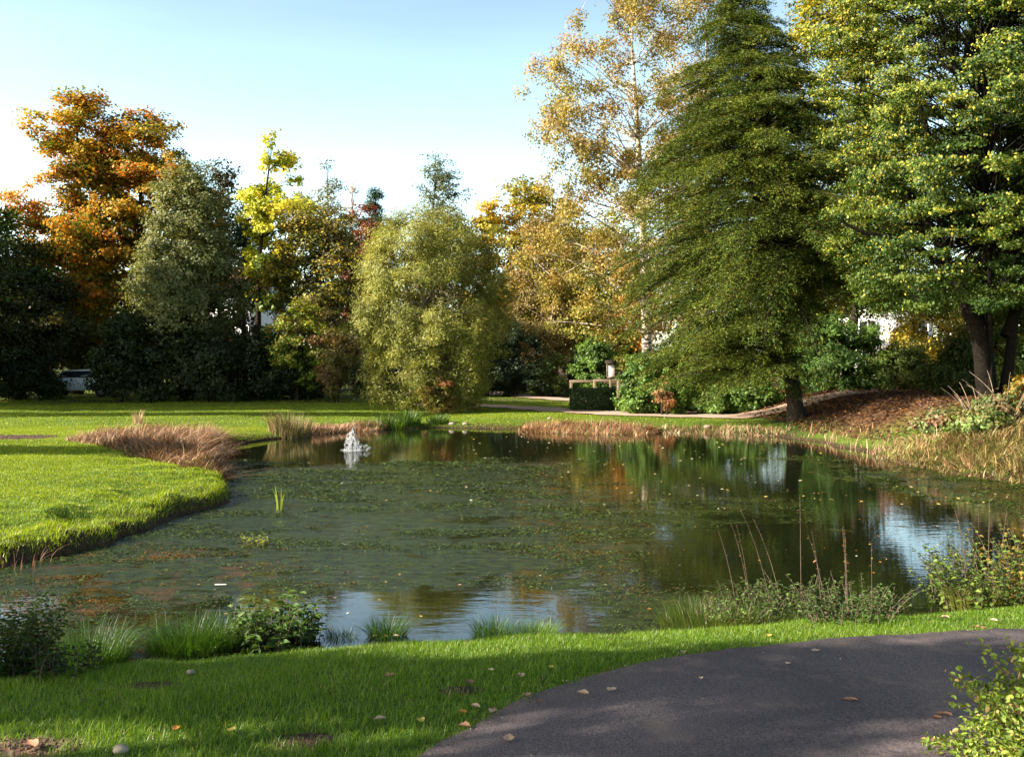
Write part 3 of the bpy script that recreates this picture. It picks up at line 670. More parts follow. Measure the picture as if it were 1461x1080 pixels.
# forked dark trunks of the big right tree: extra limbs (part of its trunk mesh family)
hb = bpy.data.objects['spreading_hornbeam']; tb = Tubes(); hl = np.array(hb.location)
for (pxs, rr) in [([(1420, 596), (1408, 555), (1394, 490), (1371, 432), (1345, 380), (1300, 300), (1262, 250)], .24), ([(1424, 596), (1438, 545), (1450, 470), (1458, 390), (1462, 250), (1466, 60)], .15),
                  ([(1418, 575), (1412, 500), (1404, 430), (1398, 350), (1380, 200), (1370, 80)], .13), ([(1440, 480), (1475, 400), (1520, 300), (1560, 180)], .13),
                  ([(1350, 392), (1290, 350), (1225, 335), (1190, 318)], .08), ([(1400, 350), (1440, 260), (1445, 150)], .09), ([(1340, 372), (1320, 250), (1290, 150), (1240, 90)], .1)]:
    P = smooth_open([(XX(a, 24.5), 24.5+.004*(590-b)*(.4 if a > 1400 else -.4), ZZ(b, 24.5)) for a, b in pxs], 5)
    tb.add(P, rr*(1-np.linspace(0, 1, len(P)))**.7+.015, 9)
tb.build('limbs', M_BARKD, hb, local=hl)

# ---------- far wood behind everything (reads as one mass)
def woodland():
    r = np.random.default_rng(200); K = 900; n = 90000
    x = r.uniform(-75, 85, K); y = 84+r.random(K)*14; hmax = 7+3.2*fbm(x*.09, x*0, 7)*2-1.4+(x < -8)*.7+(x > 12)*2.2
    z = r.random(K)**.8*hmax
    P = np.stack([x, y, z+.2], 1); ci = r.integers(0, K, n)
    C = P[ci]+r.normal(0, 1, (n, 3))*[1.1, 1.1, .7]; C[:, 2] = np.maximum(C[:, 2], .3)
    N_ = nrm(rand_dirs(r, n)+[0, -.4, .5]); D = nrm(np.cross(N_, rand_dirs(r, n)))
    V, PL = leaves(C, D, N_, .34*(.6+.8*r.random(n)), .26*(.6+.8*r.random(n)))
    pal = [(.04, .06, .02), (.07, .07, .02), (.10, .07, .025), (.05, .07, .03)]
    c = pick(r, K, pal, [3, 2, 1, 2])[ci]*(.7+.6*r.random((n, 1)))
    tag(build('woodland', V, PL, M_LEAF, None, [c]), 'dark mixed woodland closing the view behind the park trees', 'woodland', kind='stuff')
woodland()

# ---------- trees outside the frame on the left that throw the long shadows
OFF = 'park trees left of the frame that shade the lawn'
def offtree(label, x, y, h, r_, zb, n, seed, pal=MID, K=60, clump=1.0):
    make_tree('shade_tree', label, 'tree', CX+x/y*F if y > 1 else 0, max(y, 1.01), 0, 0, 0, seed=seed) if False else _off(label, x, y, h, r_, zb, n, seed, pal, K, clump)
def _off(label, x, y, h, r_, zb, n, seed, pal, K, clump):
    r = np.random.default_rng(seed); z0 = .4
    root = empty('shade_tree', (x, y, z0), label, 'tree', OFF)
    P, t, rf = crown_clumps(r, K, (x, y), h, zb, r_, r_, 'round', .35, .3)
    tb = Tubes(); ax = bez((x, y, z0-.1), (x, y, h*.5), (x+.3, y, h*.92), 10); tb.add(ax, .26*(1-np.linspace(0, 1, 10))**.8+.02, 8)
    for p in P: tb.add(bez(ax[min(8, max(2, int(p[2]/h*7)))], (ax[4]+p)/2, p, 5), np.linspace(.05, .01, 5), 4)
    tb.build('trunk', M_BARK, root, local=(x, y, z0))
    ci = r.integers(0, K, n); C = P[ci]+r.normal(0, .45*clump, (n, 3))*[1, 1, .7]
    N_ = nrm(rand_dirs(r, n)+[0, 0, .6]); D = nrm(np.cross(N_, rand_dirs(r, n)))
    V, PL = leaves(C, D, N_, .2*(.6+.8*r.random(n)), .16*(.6+.8*r.random(n)))
    c = pick(r, K, pal, [1]*len(pal))[ci]*(.7+.6*r.random((n, 1)))
    build('crown', V, PL, M_LEAF, root, [c], local=(x, y, z0))
SUN_AZ = (-.96, -.27); SUN_EL = 29.0
def caster(label, tx, ty, th, h, r_, n, seed, **k):
    """tree whose crown centre (height h-r) shades target point"""
    zc = h-r_; d = (zc-th)/math.tan(R(SUN_EL)); s = np.array(SUN_AZ)/math.hypot(*SUN_AZ)
    _off(label, tx+s[0]*d, ty+s[1]*d, h, r_, max(zc-r_, 1.5), n, seed, k.get('pal', MID), k.get('K', 60), k.get('clump', 1.0))
caster('tall shade tree outside the left frame edge, behind the lawn', -27, 52, 4, 13, 4.6, 26000, 301)
caster('broad shade tree outside the left frame edge', -20, 51.5, 2.5, 10, 3.4, 18000, 302)
caster('shade tree outside the left frame, level with the lawn back', -14, 46, .3, 9, 2.4, 13000, 303)
caster('third shade tree outside the left frame near the lawn back', -20, 43.5, .3, 9, 2.0, 13000, 311)
def band_tree(label, targets, zlo, zhi, seed, npc=520, sp=.18, leaf=.13):
    """a tree outside the frame whose leaf clumps hang where their shade falls on the given ground spots"""
    r = np.random.default_rng(seed); sdir = np.array(SUN_AZ)/math.hypot(*SUN_AZ); P = []
    for tx, ty in targets:
        zc = r.uniform(zlo, zhi); d = (zc-.5)/math.tan(R(SUN_EL)); P.append([tx+sdir[0]*d, ty+sdir[1]*d, zc])
    P = np.array(P); x, y = P[:, 0].mean(), P[:, 1].mean()-.3
    root = empty('shade_tree', (x, y, .4), label, 'tree', OFF); tb = Tubes(); H = zhi+.4
    ax = bez((x, y, .3), (x, y, H*.5), (x+.2, y, H*.95), 10); tb.add(ax, .13*(1-np.linspace(0, 1, 10))**.8+.015, 8)
    for p in P: tb.add(bez(ax[min(8, max(3, int(p[2]/H*7)))], (ax[5]+p)/2, p, 6), np.linspace(.04, .008, 6), 4)
    tb.build('trunk', M_BARK, root, local=(x, y, .4)); n = npc*len(P); ci = r.integers(0, len(P), n)
    C = P[ci]+r.normal(0, sp, (n, 3)); N_ = nrm(rand_dirs(r, n)+[0, 0, .4]); D = nrm(np.cross(N_, rand_dirs(r, n)))
    V, PL = leaves(C, D, N_, leaf*(.6+.8*r.random(n)), leaf*.7*(.6+.8*r.random(n)))
    build('crown', V, PL, M_LEAF, root, [pick(r, n, MID, [1, 1, 1])*(.7+.6*r.random((n, 1)))], local=(x, y, .4))
_r = np.random.default_rng(77)
band_tree('wide low shade tree outside the left frame beside the path', [(a, 5.42+.14*math.sin(a*2)+_r.normal(0, .17)) for a in np.linspace(-3.6, .9, 30)], 5.5, 7.5, 305)
band_tree('second wide shade tree outside the left frame beside the path', [(a, 5.38+_r.normal(0, .15)) for a in np.linspace(1.0, 4.2, 19)], 6.5, 8.5, 306, 230)
band_tree('sparse near shade tree outside the left frame', [(_r.uniform(.3, 3.6), _r.uniform(4.2, 4.9)) for _ in range(9)]+[(_r.uniform(-3, 0), _r.uniform(6.4, 7)) for _ in range(5)], 6, 9, 307, 130, .12)
band_tree('long shade tree outside the left frame over the lawn bank', [(a, 20.3+.12*a*.1+_r.normal(0, .2)) for a in np.linspace(-13, -6.6, 18)], 6.5, 9, 308, 600, .30, .2)
band_tree('tall wide shade tree outside the left frame beyond the lawn', [(_r.uniform(-20, 0), _r.uniform(39.5, 46)) for _ in range(90)], 13, 17, 315, 800, .6, .32)
band_tree('long shade tree outside the left frame over the far lawn', [(a, 36+_r.normal(0, .35)) for a in np.linspace(-21, -4, 26)], 9, 13, 312, 560, .4, .24)

# ------------------------------------------------------------------ grass
def lawn_pts(n, x0, x1, y0, y1, seed):
    r = np.random.default_rng(seed); return r.uniform(x0, x1, n), r.uniform(y0, y1, n), r
def grass_cols(r, x, y, n):
    a = np.array([.110, .215, .006]); b = np.array([.18, .28, .008]); d = np.array([.055, .125, .005])
    f = fbm(x*.8, y*.8, 51)[:, None]; c = a*(1-f)+b*f
    m = r.random((n, 1)); c = np.where(m < .25, d, c); c = np.where(m > .965, np.array([.34, .30, .10]), c)
    return c*(.75+.5*r.random((n, 1)))
GV = []; GP = []; GC = []; off = 0
def gadd(V, P, C):
    global off
    GV.append(V); GP.extend([p+off for p in P]); GC.extend(C); off += len(V)
# near lawn
x, y, r = lawn_pts(520000, -5.2, 6.6, 3.4, 9.3, 400)
inview = (np.abs(x) < y*.56+.5)
x, y = x[inview], y[inview]
sd = sdist(x, y); pd = sdist(x, y, PATHP)
keep = (sd > .02) & (pd > -.03+.12*(fbm(x*9, y*9, 61)-.5)) & (bare_mask(x, y) < r.random(len(x))*.8+.25)
x, y, sd, pd = x[keep], y[keep], sd[keep], pd[keep]; n = len(x); print('near blades', n)
cl = fbm(x*2.2, y*2.2, 62)
hgt = .82*(.030+.05*r.random(n)**1.6+.035*ss(.45, .75, cl))*(1+.5*ss(.5, 0, sd)); hgt *= np.where(pd < .12, .8, 1)
hgt *= 1-.35*ss(5.2, 6.6, y)
B = np.stack([x, y, height(x, y, sd)-.004], 1)
V, P, C = blades(B, hgt, .0022+.0025*r.random(n), r.random(n)*6.28, .25+.75*r.random(n), grass_cols(r, x, y, n)); gadd(V, P, C)
# middle and far lawn
for (n0, x0, x1, y0, y1, h0, w0, sdm) in [(210000, -11.5, -3.9, 9.6, 19, .05, .007, .01), (190000, -16.5, -4.5, 18, 30, .05, .011, .05), (170000, -27, 3, 28, 46, .05, .018, .02), (60000, -3, 9, 28.5, 47, .05, .016, .02), (36000, -30, 2, 46, 60, .06, .026, .1)]:
    x, y, r = lawn_pts(n0, x0, x1, y0, y1, int(n0/7))
    keep = (np.abs(x) < y*.56+1); x, y = x[keep], y[keep]
    sd = sdist(x, y); keep = (sd > sdm) & (bare_mask(x, y) < .5)
    for pts, w in GRAV: keep &= ribbon_d(x, y, pts) > w/2-.05
    keep &= ~((x > 8.0) & (y > 26)); keep &= ~((y > 36.9) & (x > 4.2))
    x, y, sd = x[keep], y[keep], sd[keep]; n = len(x)
    B = np.stack([x, y, height(x, y, sd)-.005], 1)
    long_ = ss(.9, .1, sd)*(y < 22)
    cl = ss(.5, .75, fbm(x*2.6, y*2.6, 63)); hh = h0*(.4+.6*r.random(n))*(1+long_*r.random(n)*(.8+3.2*cl))
    c = grass_cols(r, x, y, n); c = (c*.5+c.mean(0)*.5)*[1.6, 1.2, .7]*(.62+.76*fbm(x*.55, y*.8, 64)*.6+.4*fbm(x*3, y*3, 65))[:, None]
    V, P, C = blades(B, hh, w0*(.6+.8*r.random(n)), r.random(n)*6.28, .3+.7*r.random(n), c); gadd(V, P, C)
tag(build('lawn_grass', np.vstack(GV), GP, M_GRASS, None, GC), 'short green grass covering the lawns round the pond', 'grass', kind='stuff')

# ------------------------------------------------------------------ reeds, tufts and bank plants
def reed_pts(n, poly_px, seed, pts_world=None):
    r = np.random.default_rng(seed); W = np.array(pts_world)
    lo, hi = W.min(0), W.max(0); x = r.uniform(lo[0], hi[0], n*6); y = r.uniform(lo[1], hi[1], n*6)
    k = sdist(x, y, W) < 0; return x[k][:n], y[k][:n], r
REEDC = [(.34, .19, .11), (.42, .27, .15), (.25, .13, .075), (.46, .34, .19)]
TANC = [(.46, .36, .15), (.40, .32, .12), (.34, .24, .12), (.24, .26, .06), (.5, .42, .22)]
def reed_bed(name, label, W, n, h, wd, pal, w, seed, lean=.6, minz=-.02):
    x, y, r = reed_pts(n, None, seed, W); n = len(x); sd = sdist(x, y)
    edge = -sdist(x, y, np.array(W)); f = ss(0, .6, edge)
    z = np.maximum(height(x, y, sd), minz)
    cl = fbm(x*2.5, y*2.5, seed); hh = h*(.35+.75*r.random(n))*(.5+.5*f)*(.55+.9*cl)
    az = fbm(x*.9, y*.9, seed+5)*12+r.normal(0, .9, n)
    V, P, C = blades(np.stack([x, y, z-.02], 1), hh, wd*(.6+.8*r.random(n)), az, lean*(.2+1.1*r.random(n))*np.where(r.random(n) < .25, 2.4, 1), pick(r, n, pal, w)*(.45+.9*r.random((n, 1))), 3, .9)
    return tag(build(name, V, P, M_REED, None, C), label, 'reeds', kind='stuff')
reed_bed('reed_bed', 'red brown dry reed bed on the left bank of the pond', [(-10.2, 22.6), (-9.2, 25.4), (-7.6, 26.4), (-6.8, 24.6), (-6.3, 21.6), (-5.2, 18.4), (-5.0, 17.3), (-5.8, 17.6), (-7.3, 19.3), (-8.6, 21)], 8500, .50, .020, REEDC+[(.14, .08, .05)], [3, 2, 3, 1, 3], 500, 1.3)
def hull(*p): return [G(a, b)[:2] if not isinstance(a, str) else b for a, b in p]
reed_bed('reed_fringe', 'russet reed fringe along the far middle bank', [(.1, 30.0), (1.5, 29.2), (3.8, 28.6), (4.6, 29.9), (3, 30.7), (.4, 31.9)], 5200, .40, .020, [(.30, .13, .07), (.36, .20, .10), (.22, .09, .05), (.42, .30, .15), (.16, .18, .04)], [3, 2, 3, 1, 2], 501, 1.0)
reed_bed('reed_fringe', 'short reddish reed fringe left of the willow bank', [(-6.3, 28.0), (-4.9, 29.8), (-4.0, 30.4), (-3.8, 31.3), (-5, 31), (-6.6, 29)], 2600, .38, .022, REEDC, [3, 2, 3, 1], 502, .7)
reed_bed('reed_fringe', 'short reed fringe below the gravel path near conifer', [(4.4, 29.2), (6.0, 29.0), (7.6, 27.9), (8.2, 28.9), (6.6, 30.4), (4.6, 30.5)], 1500, .30, .02, REEDC+[(.12, .16, .04)], [2, 2, 2, 1, 3], 503, .7)
reed_bed('reed_bed', 'wide yellow tan reed bed on the right bank', [(8.0, 22.2), (8.3, 19.2), (9.0, 17.4), (11.5, 17.2), (15, 18), (15, 22), (11.2, 22.0), (9, 23.0)], 17000, .40, .018, [(.46, .34, .15), (.38, .28, .11), (.36, .20, .11), (.18, .21, .04), (.11, .14, .03), (.10, .07, .03)], [3, 3, 3, 2, 2, 3], 504, 1.3)
reed_bed('reed_fringe', 'sparse bare reeds along the shaded right far bank', [(7.7, 27.8), (8.0, 24.5), (8.0, 22.0), (9.1, 22.5), (9.3, 25), (8.8, 28.2)], 330, .4, .016, REEDC, [3, 2, 3, 1], 505, .6)

def tuft(name, label, x, y, n, h, spread, pal, seed, w=.012, lean=.7, cat='grass tuft', group=None, z=None, mat=None):
    r = np.random.default_rng(seed); a = r.random(n)*6.28; q = spread*r.random(n)**.5*.45
    bx = x+q*np.cos(a); by = y+q*np.sin(a); bz = np.maximum(height(bx, by), -.03)-.02 if z is None else np.full(n, z)
    az = a+r.normal(0, .5, n)
    V, P, C = blades(np.stack([bx, by, bz], 1), h*(.45+.6*r.random(n)), w*(.6+.7*r.random(n)), az, lean*(.2+.9*r.random(n)), pick(r, n, pal, [1]*len(pal))*(.65+.7*r.random((n, 1))), 4, 1.0)
    z0 = hz(x, y) if z is None else z
    return tag(build(name, V, P, mat or M_GRASS, None, C, local=(x, y, max(z0, 0))), label, cat, group)
def settle(o, x, y, z): o.location = (x, y, max(z, 0)); return o
def T(name, label, px, py, n, h, spread, pal, seed, **k):
    x, y, z = G(px, py); o = tuft(name, label, x, y, n, h, spread, pal, seed, **k); zz = k.get('z'); o.location = (x, y, max(hz(x, y) if zz is None else zz, 0)); return o
GT = [(.035, .085, .010), (.05, .11, .012), (.028, .06, .010)]
DRY = [(.3, .2, .1), (.22, .2, .07), (.16, .16, .04), (.36, .26, .14)]
T('sedge_tuft', 'tall brown green sedge tuft on the far left bank', 413, 621, 800, .72, 1.3, [(.2, .14, .06), (.15, .14, .04), (.10, .11, .03), (.26, .18, .09)], 510, w=.022, lean=.5, mat=M_REED)
T('sedge_tuft', 'small pale dry tuft standing on the lawn behind the reeds', 197, 604, 90, .55, .35, [(.42, .28, .16)], 511, w=.016, lean=.4, mat=M_REED)
BG = 'green grass tufts along the far bank below the willow'
for i, (px, py, n, h, s, lb) in enumerate([(530, 612, 300, .35, .9, 'leftmost green tuft on the far bank, right of the reddish reeds'), (560, 610, 500, .45, 1.0, 'dark green tuft on the far bank, left of the brighter one'), (584, 609, 520, .6, .8, 'bright tall green tuft on the far bank left of the stones'), (625, 607, 380, .4, .8, 'green tuft on the far bank just below the small red shrub')]):
    T('grass_tuft', lb, px, py, n, h, s, GT+[(.13, .2, .03)], 515+i, w=.02, group=BG)
T('grass_tuft', 'arching green tuft on the near bank at lower left', 135, 948, 1500, .42, .50, GT, 520, w=.006, lean=1.0)
T('grass_tuft', 'dark green tall grass clump left of the broad leaved plant', 268, 925, 1400, .33, .65, GT, 521, w=.006, lean=.9)
T('grass_tuft', 'dense grass clump touching the broad leaved plant', 322, 918, 1400, .35, .6, GT, 522, w=.006, lean=.8)
T('grass_tuft', 'spiky green tuft on the near bank beside the sky reflection', 553, 906, 520, .26, .32, GT, 523, w=.006, lean=1.0)
T('grass_tuft', 'spiky green tuft on the near bank right of the willow reflection', 703, 906, 480, .26, .34, GT, 524, w=.006, lean=1.0)
T('grass_tuft', 'bright short tuft on the near bank beside the spiky ones', 765, 905, 650, .20, .38, [(.09, .17, .02), (.12, .2, .02)], 525, w=.005, lean=.8)
T('grass_tuft', 'small green tuft right of the broad leaved plant', 485, 910, 240, .16, .26, GT, 526, w=.006, lean=.9)
T('grass_tuft', 'green grass clump left of the near bank bush', 1010, 893, 1700, .30, .85, [(.05, .10, .012), (.08, .13, .016), (.14, .13, .04)], 527, w=.006, lean=.9)
T('grass_tuft', 'green grass clump in front of the bare stemmed bush', 1085, 889, 1000, .26, .6, [(.05, .10, .012), (.08, .13, .016), (.14, .13, .04)], 528, w=.006, lean=.9)
T('reed_tuft', 'pinkish dry stems at the foot of the left bank', 22, 806, 46, .30, .8, [(.34, .17, .12), (.22, .12, .08)], 529, w=.011, lean=.9, z=0.0, mat=M_REED)
T('iris_plant', 'few upright yellow green iris blades in the water', 398, 727, 7, .42, .12, [(.32, .38, .05)], 530, w=.035, lean=.35, z=-.02, cat='water plant')

def leafy_plant(name, label, x, y, z0, n_st, h, leafL, leafW, pal, seed, spread=.25, per=12, cat='plant', lean=.35, stemc=None, srad=.004, top_only=0., group=None, cl=1.0):
    r = np.random.default_rng(seed); root = empty(name, (x, y, z0), label, cat, group); tb = Tubes(); C = []; D = []; Nn = []; L = []; W = []
    for s in range(n_st):
        a = r.random()*6.28; q = spread*r.random()**.5
        b = np.array([x+q*math.cos(a), y+q*math.sin(a), 0]); b[2] = max(hz(b[0], b[1]), -.05) if abs(z0-hz(x, y)) < .2 or z0 <= .05 else z0
        a += r.normal(0, .7); hh = h*(.6+.45*r.random()); e = b+np.array([math.cos(a)*hh*lean*(.3+r.random()), math.sin(a)*hh*lean*(.3+r.random()), hh])
        c = b*.5+e*.5+[-(e-b)[0]*.2, -(e-b)[1]*.2, .1*hh]; br = bez(b-[0, 0, .03], c, e, 9); tb.add(br, np.linspace(srad*1.3, srad*.35, 9), 4)
        m = max(1, int(per*(.7+.6*r.random())))
        for k in range(m):
            u = top_only+(1-top_only)*(k+.5)/m; p = np.array([np.interp(u, np.linspace(0, 1, 9), br[:, j]) for j in range(3)])
            aa = k*2.4+r.normal(0, .3); d = nrm(np.array([math.cos(aa), math.sin(aa), .25+.3*r.normal()]))
            C.append(p); D.append(d); Nn.append(nrm(np.array([0, 0, 1.])-d*d[2]+r.normal(0, .25, 3))); ll = leafL*(.6+.6*r.random())*(1.1-.5*u); L.append(ll); W.append(ll*leafW/leafL)
    tb.build('stems', stemc or M_TWIG, root, local=root.location)
    if C:
        V, PL = leaves(np.array(C), np.array(D), np.array(Nn), np.array(L), np.array(W), True, .25)
        cc = pick(r, len(C), pal, [1]*len(pal))*(.7+.6*r.random((len(C), 1))); build('leaves', V, PL, M_LEAF, root, [cc, cc], local=root.location)
    return root
NET = [(.06, .12, .025), (.09, .16, .03), (.045, .09, .02)]
x, y, z = G(392, 918); leafy_plant('nettle_plant', 'broad leaved dark green plant on the near bank', x, y, z, 46, .40, .11, .055, NET, 540, .30, 12)
x, y, z = G(436, 912); leafy_plant('dock_plant', 'smaller leafy plant right of the broad leaved one', x, y, z, 14, .24, .10, .05, NET, 541, .14, 8)
x, y, z = G(-12, 966); leafy_plant('nettle_plant', 'dark leafy bush at the lower left corner of the pond', x, y, z, 90, .50, .055, .03, [(.03, .06, .012), (.05, .09, .015)], 542, .34, 26, lean=.6, srad=.002)
x, y, z = G(75, 962); leafy_plant('nettle_plant', 'low dark leafy growth beside the lower left bush', x, y, z, 40, .22, .06, .03, [(.03, .06, .015), (.05, .09, .02)], 543, .3, 12)
x, y, z = G(1165, 884); leafy_plant('bramble_bush', 'dark leafy bush on the near bank under bare stems', x, y, z, 120, .34, .055, .035, [(.06, .11, .025), (.09, .15, .03), (.05, .08, .02)], 544, .55, 20, lean=.8)
x, y, z = G(1218, 884); leafy_plant('bramble_bush', 'low right end of the near bank bush', x, y, z, 50, .24, .05, .03, [(.06, .11, .025), (.05, .08, .02)], 545, .32, 14, lean=.8)
x, y, z = G(1075, 888); leafy_plant('bramble_bush', 'light green weeds left of the dark near bank bush', x, y, z, 60, .30, .05, .03, [(.09, .16, .03), (.12, .19, .04)], 546, .4, 12, lean=.6)
x, y, z = G(1120, 882); leafy_plant('dead_stems', 'tall bare brown stems rising from the near bank bush', x, y, z, 7, 1.0, .03, .02, [(.12, .07, .03)], 547, .45, 7, lean=.35, srad=.0028, top_only=.4, cat='dead stems')
x, y, z = G(1210, 882); leafy_plant('dead_stems', 'thin bare stems with orange leaves right of the tall ones', x, y, z, 5, .8, .035, .022, [(.4, .24, .04), (.4, .16, .04)], 548, .2, 4, lean=.25, srad=.003, top_only=.5, cat='dead stems')
x, y, z = G(1420, 864); leafy_plant('bramble_bush', 'leafy green bush on the right bank beyond the path', x, y, z, 120, .55, .065, .05, [(.10, .17, .03), (.16, .22, .04), (.07, .11, .025)], 549, .5, 18, lean=.7)
x, y, z = G(1385, 866); T('grass_tuft', 'yellow green grass at the left foot of the right bank bush', 1392, 868, 900, .34, .5, [(.16, .2, .03), (.24, .22, .06)], 550, w=.005)
x, y, z = G(1480, 856); leafy_plant('bramble_bush', 'leafy green bush at the right frame edge on the bank', x, y, z, 90, .62, .065, .05, [(.10, .17, .03), (.16, .22, .04), (.3, .2, .04)], 551, .4, 18, lean=.7)
x, y, z = G(1415, 862); leafy_plant('dead_stems', 'tall thin pale stems above the right bank bush', x, y, z, 7, .95, .03, .02, [(.3, .2, .08)], 552, .3, 3, lean=.2, srad=.004, cat='dead stems')
x, y = XX(367, 3124/(776-512)), 3124/(776-512); leafy_plant('watercress', 'small bright yellow green leafy plant in the water', x, y, 0, 18, .16, .055, .035, [(.22, .30, .04), (.30, .34, .05)], 553, .13, 7, cat='water plant', lean=.7)
for i, (px, py, hh) in enumerate([(1395, 600, .9), (1440, 592, 1.1)]):
    x, y, z = XX(px, 22.2), 22.2, hz(XX(px, 22.2), 22.2)
    leafy_plant('dead_stems', ['pale dead stems left of the forked trunk foot', 'pale leaning dead stems right of the forked trunk foot'][i], x, y, z, 14, hh, .03, .02, [(.3, .2, .1)], 560+i, .3, 2, lean=.9, srad=.011, stemc=M_BARKL, cat='dead stems')

# fore bush at lower right
def corner_bush():
    r = np.random.default_rng(600); cx, cy = 2.42, 3.7; z0 = .48
    root = empty('spirea_bush', (cx, cy, z0), 'yellow green small leaved bush at the lower right corner beside the asphalt', 'bush')
    tb = Tubes(); C = []; D = []; N_ = []; L = []
    for s in range(640):
        a = r.random()*6.28; el = r.uniform(.1, 1.45); q = r.random()*.25
        b = np.array([cx+q*math.cos(a), cy+q*math.sin(a), z0]); Lh = (.70 if el > .7 else .66)*(.75+.32*r.random())
        e = b+np.array([math.cos(a)*math.cos(el)*Lh*.95, math.sin(a)*math.cos(el)*Lh*.95, math.sin(el)*Lh*.92]); c = (b+e)/2+[0, 0, .12]
        br = bez(b, c, e+[0, 0, -.03], 10); tb.add(br, np.linspace(.005, .0013, 10), 4)
        for k in range(66):
            u = .22+.78*r.random()**.75; p = np.array([np.interp(u, np.linspace(0, 1, 10), br[:, j]) for j in range(3)])+r.normal(0, .018, 3)
            C.append(p); d = nrm((e-b)/Lh*.5+rand_dirs(r, 1)[0]); D.append(d); N_.append(nrm(rand_dirs(r, 1)[0]*.8+[0, 0, .8])); L.append(.024*(.6+.8*r.random()))
    C = np.array(C); L = np.array(L); C[:, 2] = np.maximum(C[:, 2], .53)
    V, PL = leaves(C, np.array(D), np.array(N_), L, L*.62, True, .2)
    n = len(C); cc = pick(r, n, [(.17, .25, .03), (.24, .29, .045), (.11, .17, .025), (.34, .22, .08)], [4, 3, 3, 1])*(.7+.6*r.random((n, 1)))
    tb.build('stems', M_TWIG, root, local=root.location); build('leaves', V, PL, M_LEAF, root, [cc, cc], local=root.location)
corner_bush()

# ------------------------------------------------------------------ fallen leaves and small litter
def dead_leaf(label, px, py, size, c, seed, curl=.5, group='dry fallen leaves in the foreground', z_up=.012):
    r = np.random.default_rng(seed); x, y, z = G(px, py)
    if sdist(x, y, PATHP)[0] < 0: z = .532
    z += z_up; a = r.random()*6.28; n = 7; m = 5
    u = np.linspace(0, 1, n); vv = np.linspace(-1, 1, m); V = []
    for uu in u:
        w = math.sin(math.pi*min(1, uu*.93+.05))**.8*.36*(1+.12*r.normal())
        for q in vv:
            V.append([(uu-.5), w*q, curl*(.45*q*q*w*1.6+.30*(uu-.5)**2)+.03*r.normal()])
    V = np.array(V)*size; ca, sa = math.cos(a), math.sin(a); V = np.stack([V[:, 0]*ca-V[:, 1]*sa, V[:, 0]*sa+V[:, 1]*ca, V[:, 2]-V[:, 2].min()], 1)
    i = np.arange(n*m).reshape(n, m); Q = np.stack([i[:-1, :-1], i[:-1, 1:], i[1:, 1:], i[1:, :-1]], -1).reshape(-1, 4)
    o = build('fallen_leaf', V, [Q], M_REED, None, [np.array(c)*(.8+.4*r.random((len(Q), 1)))], smooth=True); o.location = (x, y, z-.006)
    return tag(o, label, 'leaf', group)
B1 = (.38, .20, .12); B2 = (.5, .34, .22); B3 = (.22, .11, .07); B4 = (.6, .45, .3); YL = (.55, .42, .10); OR = (.5, .22, .05)
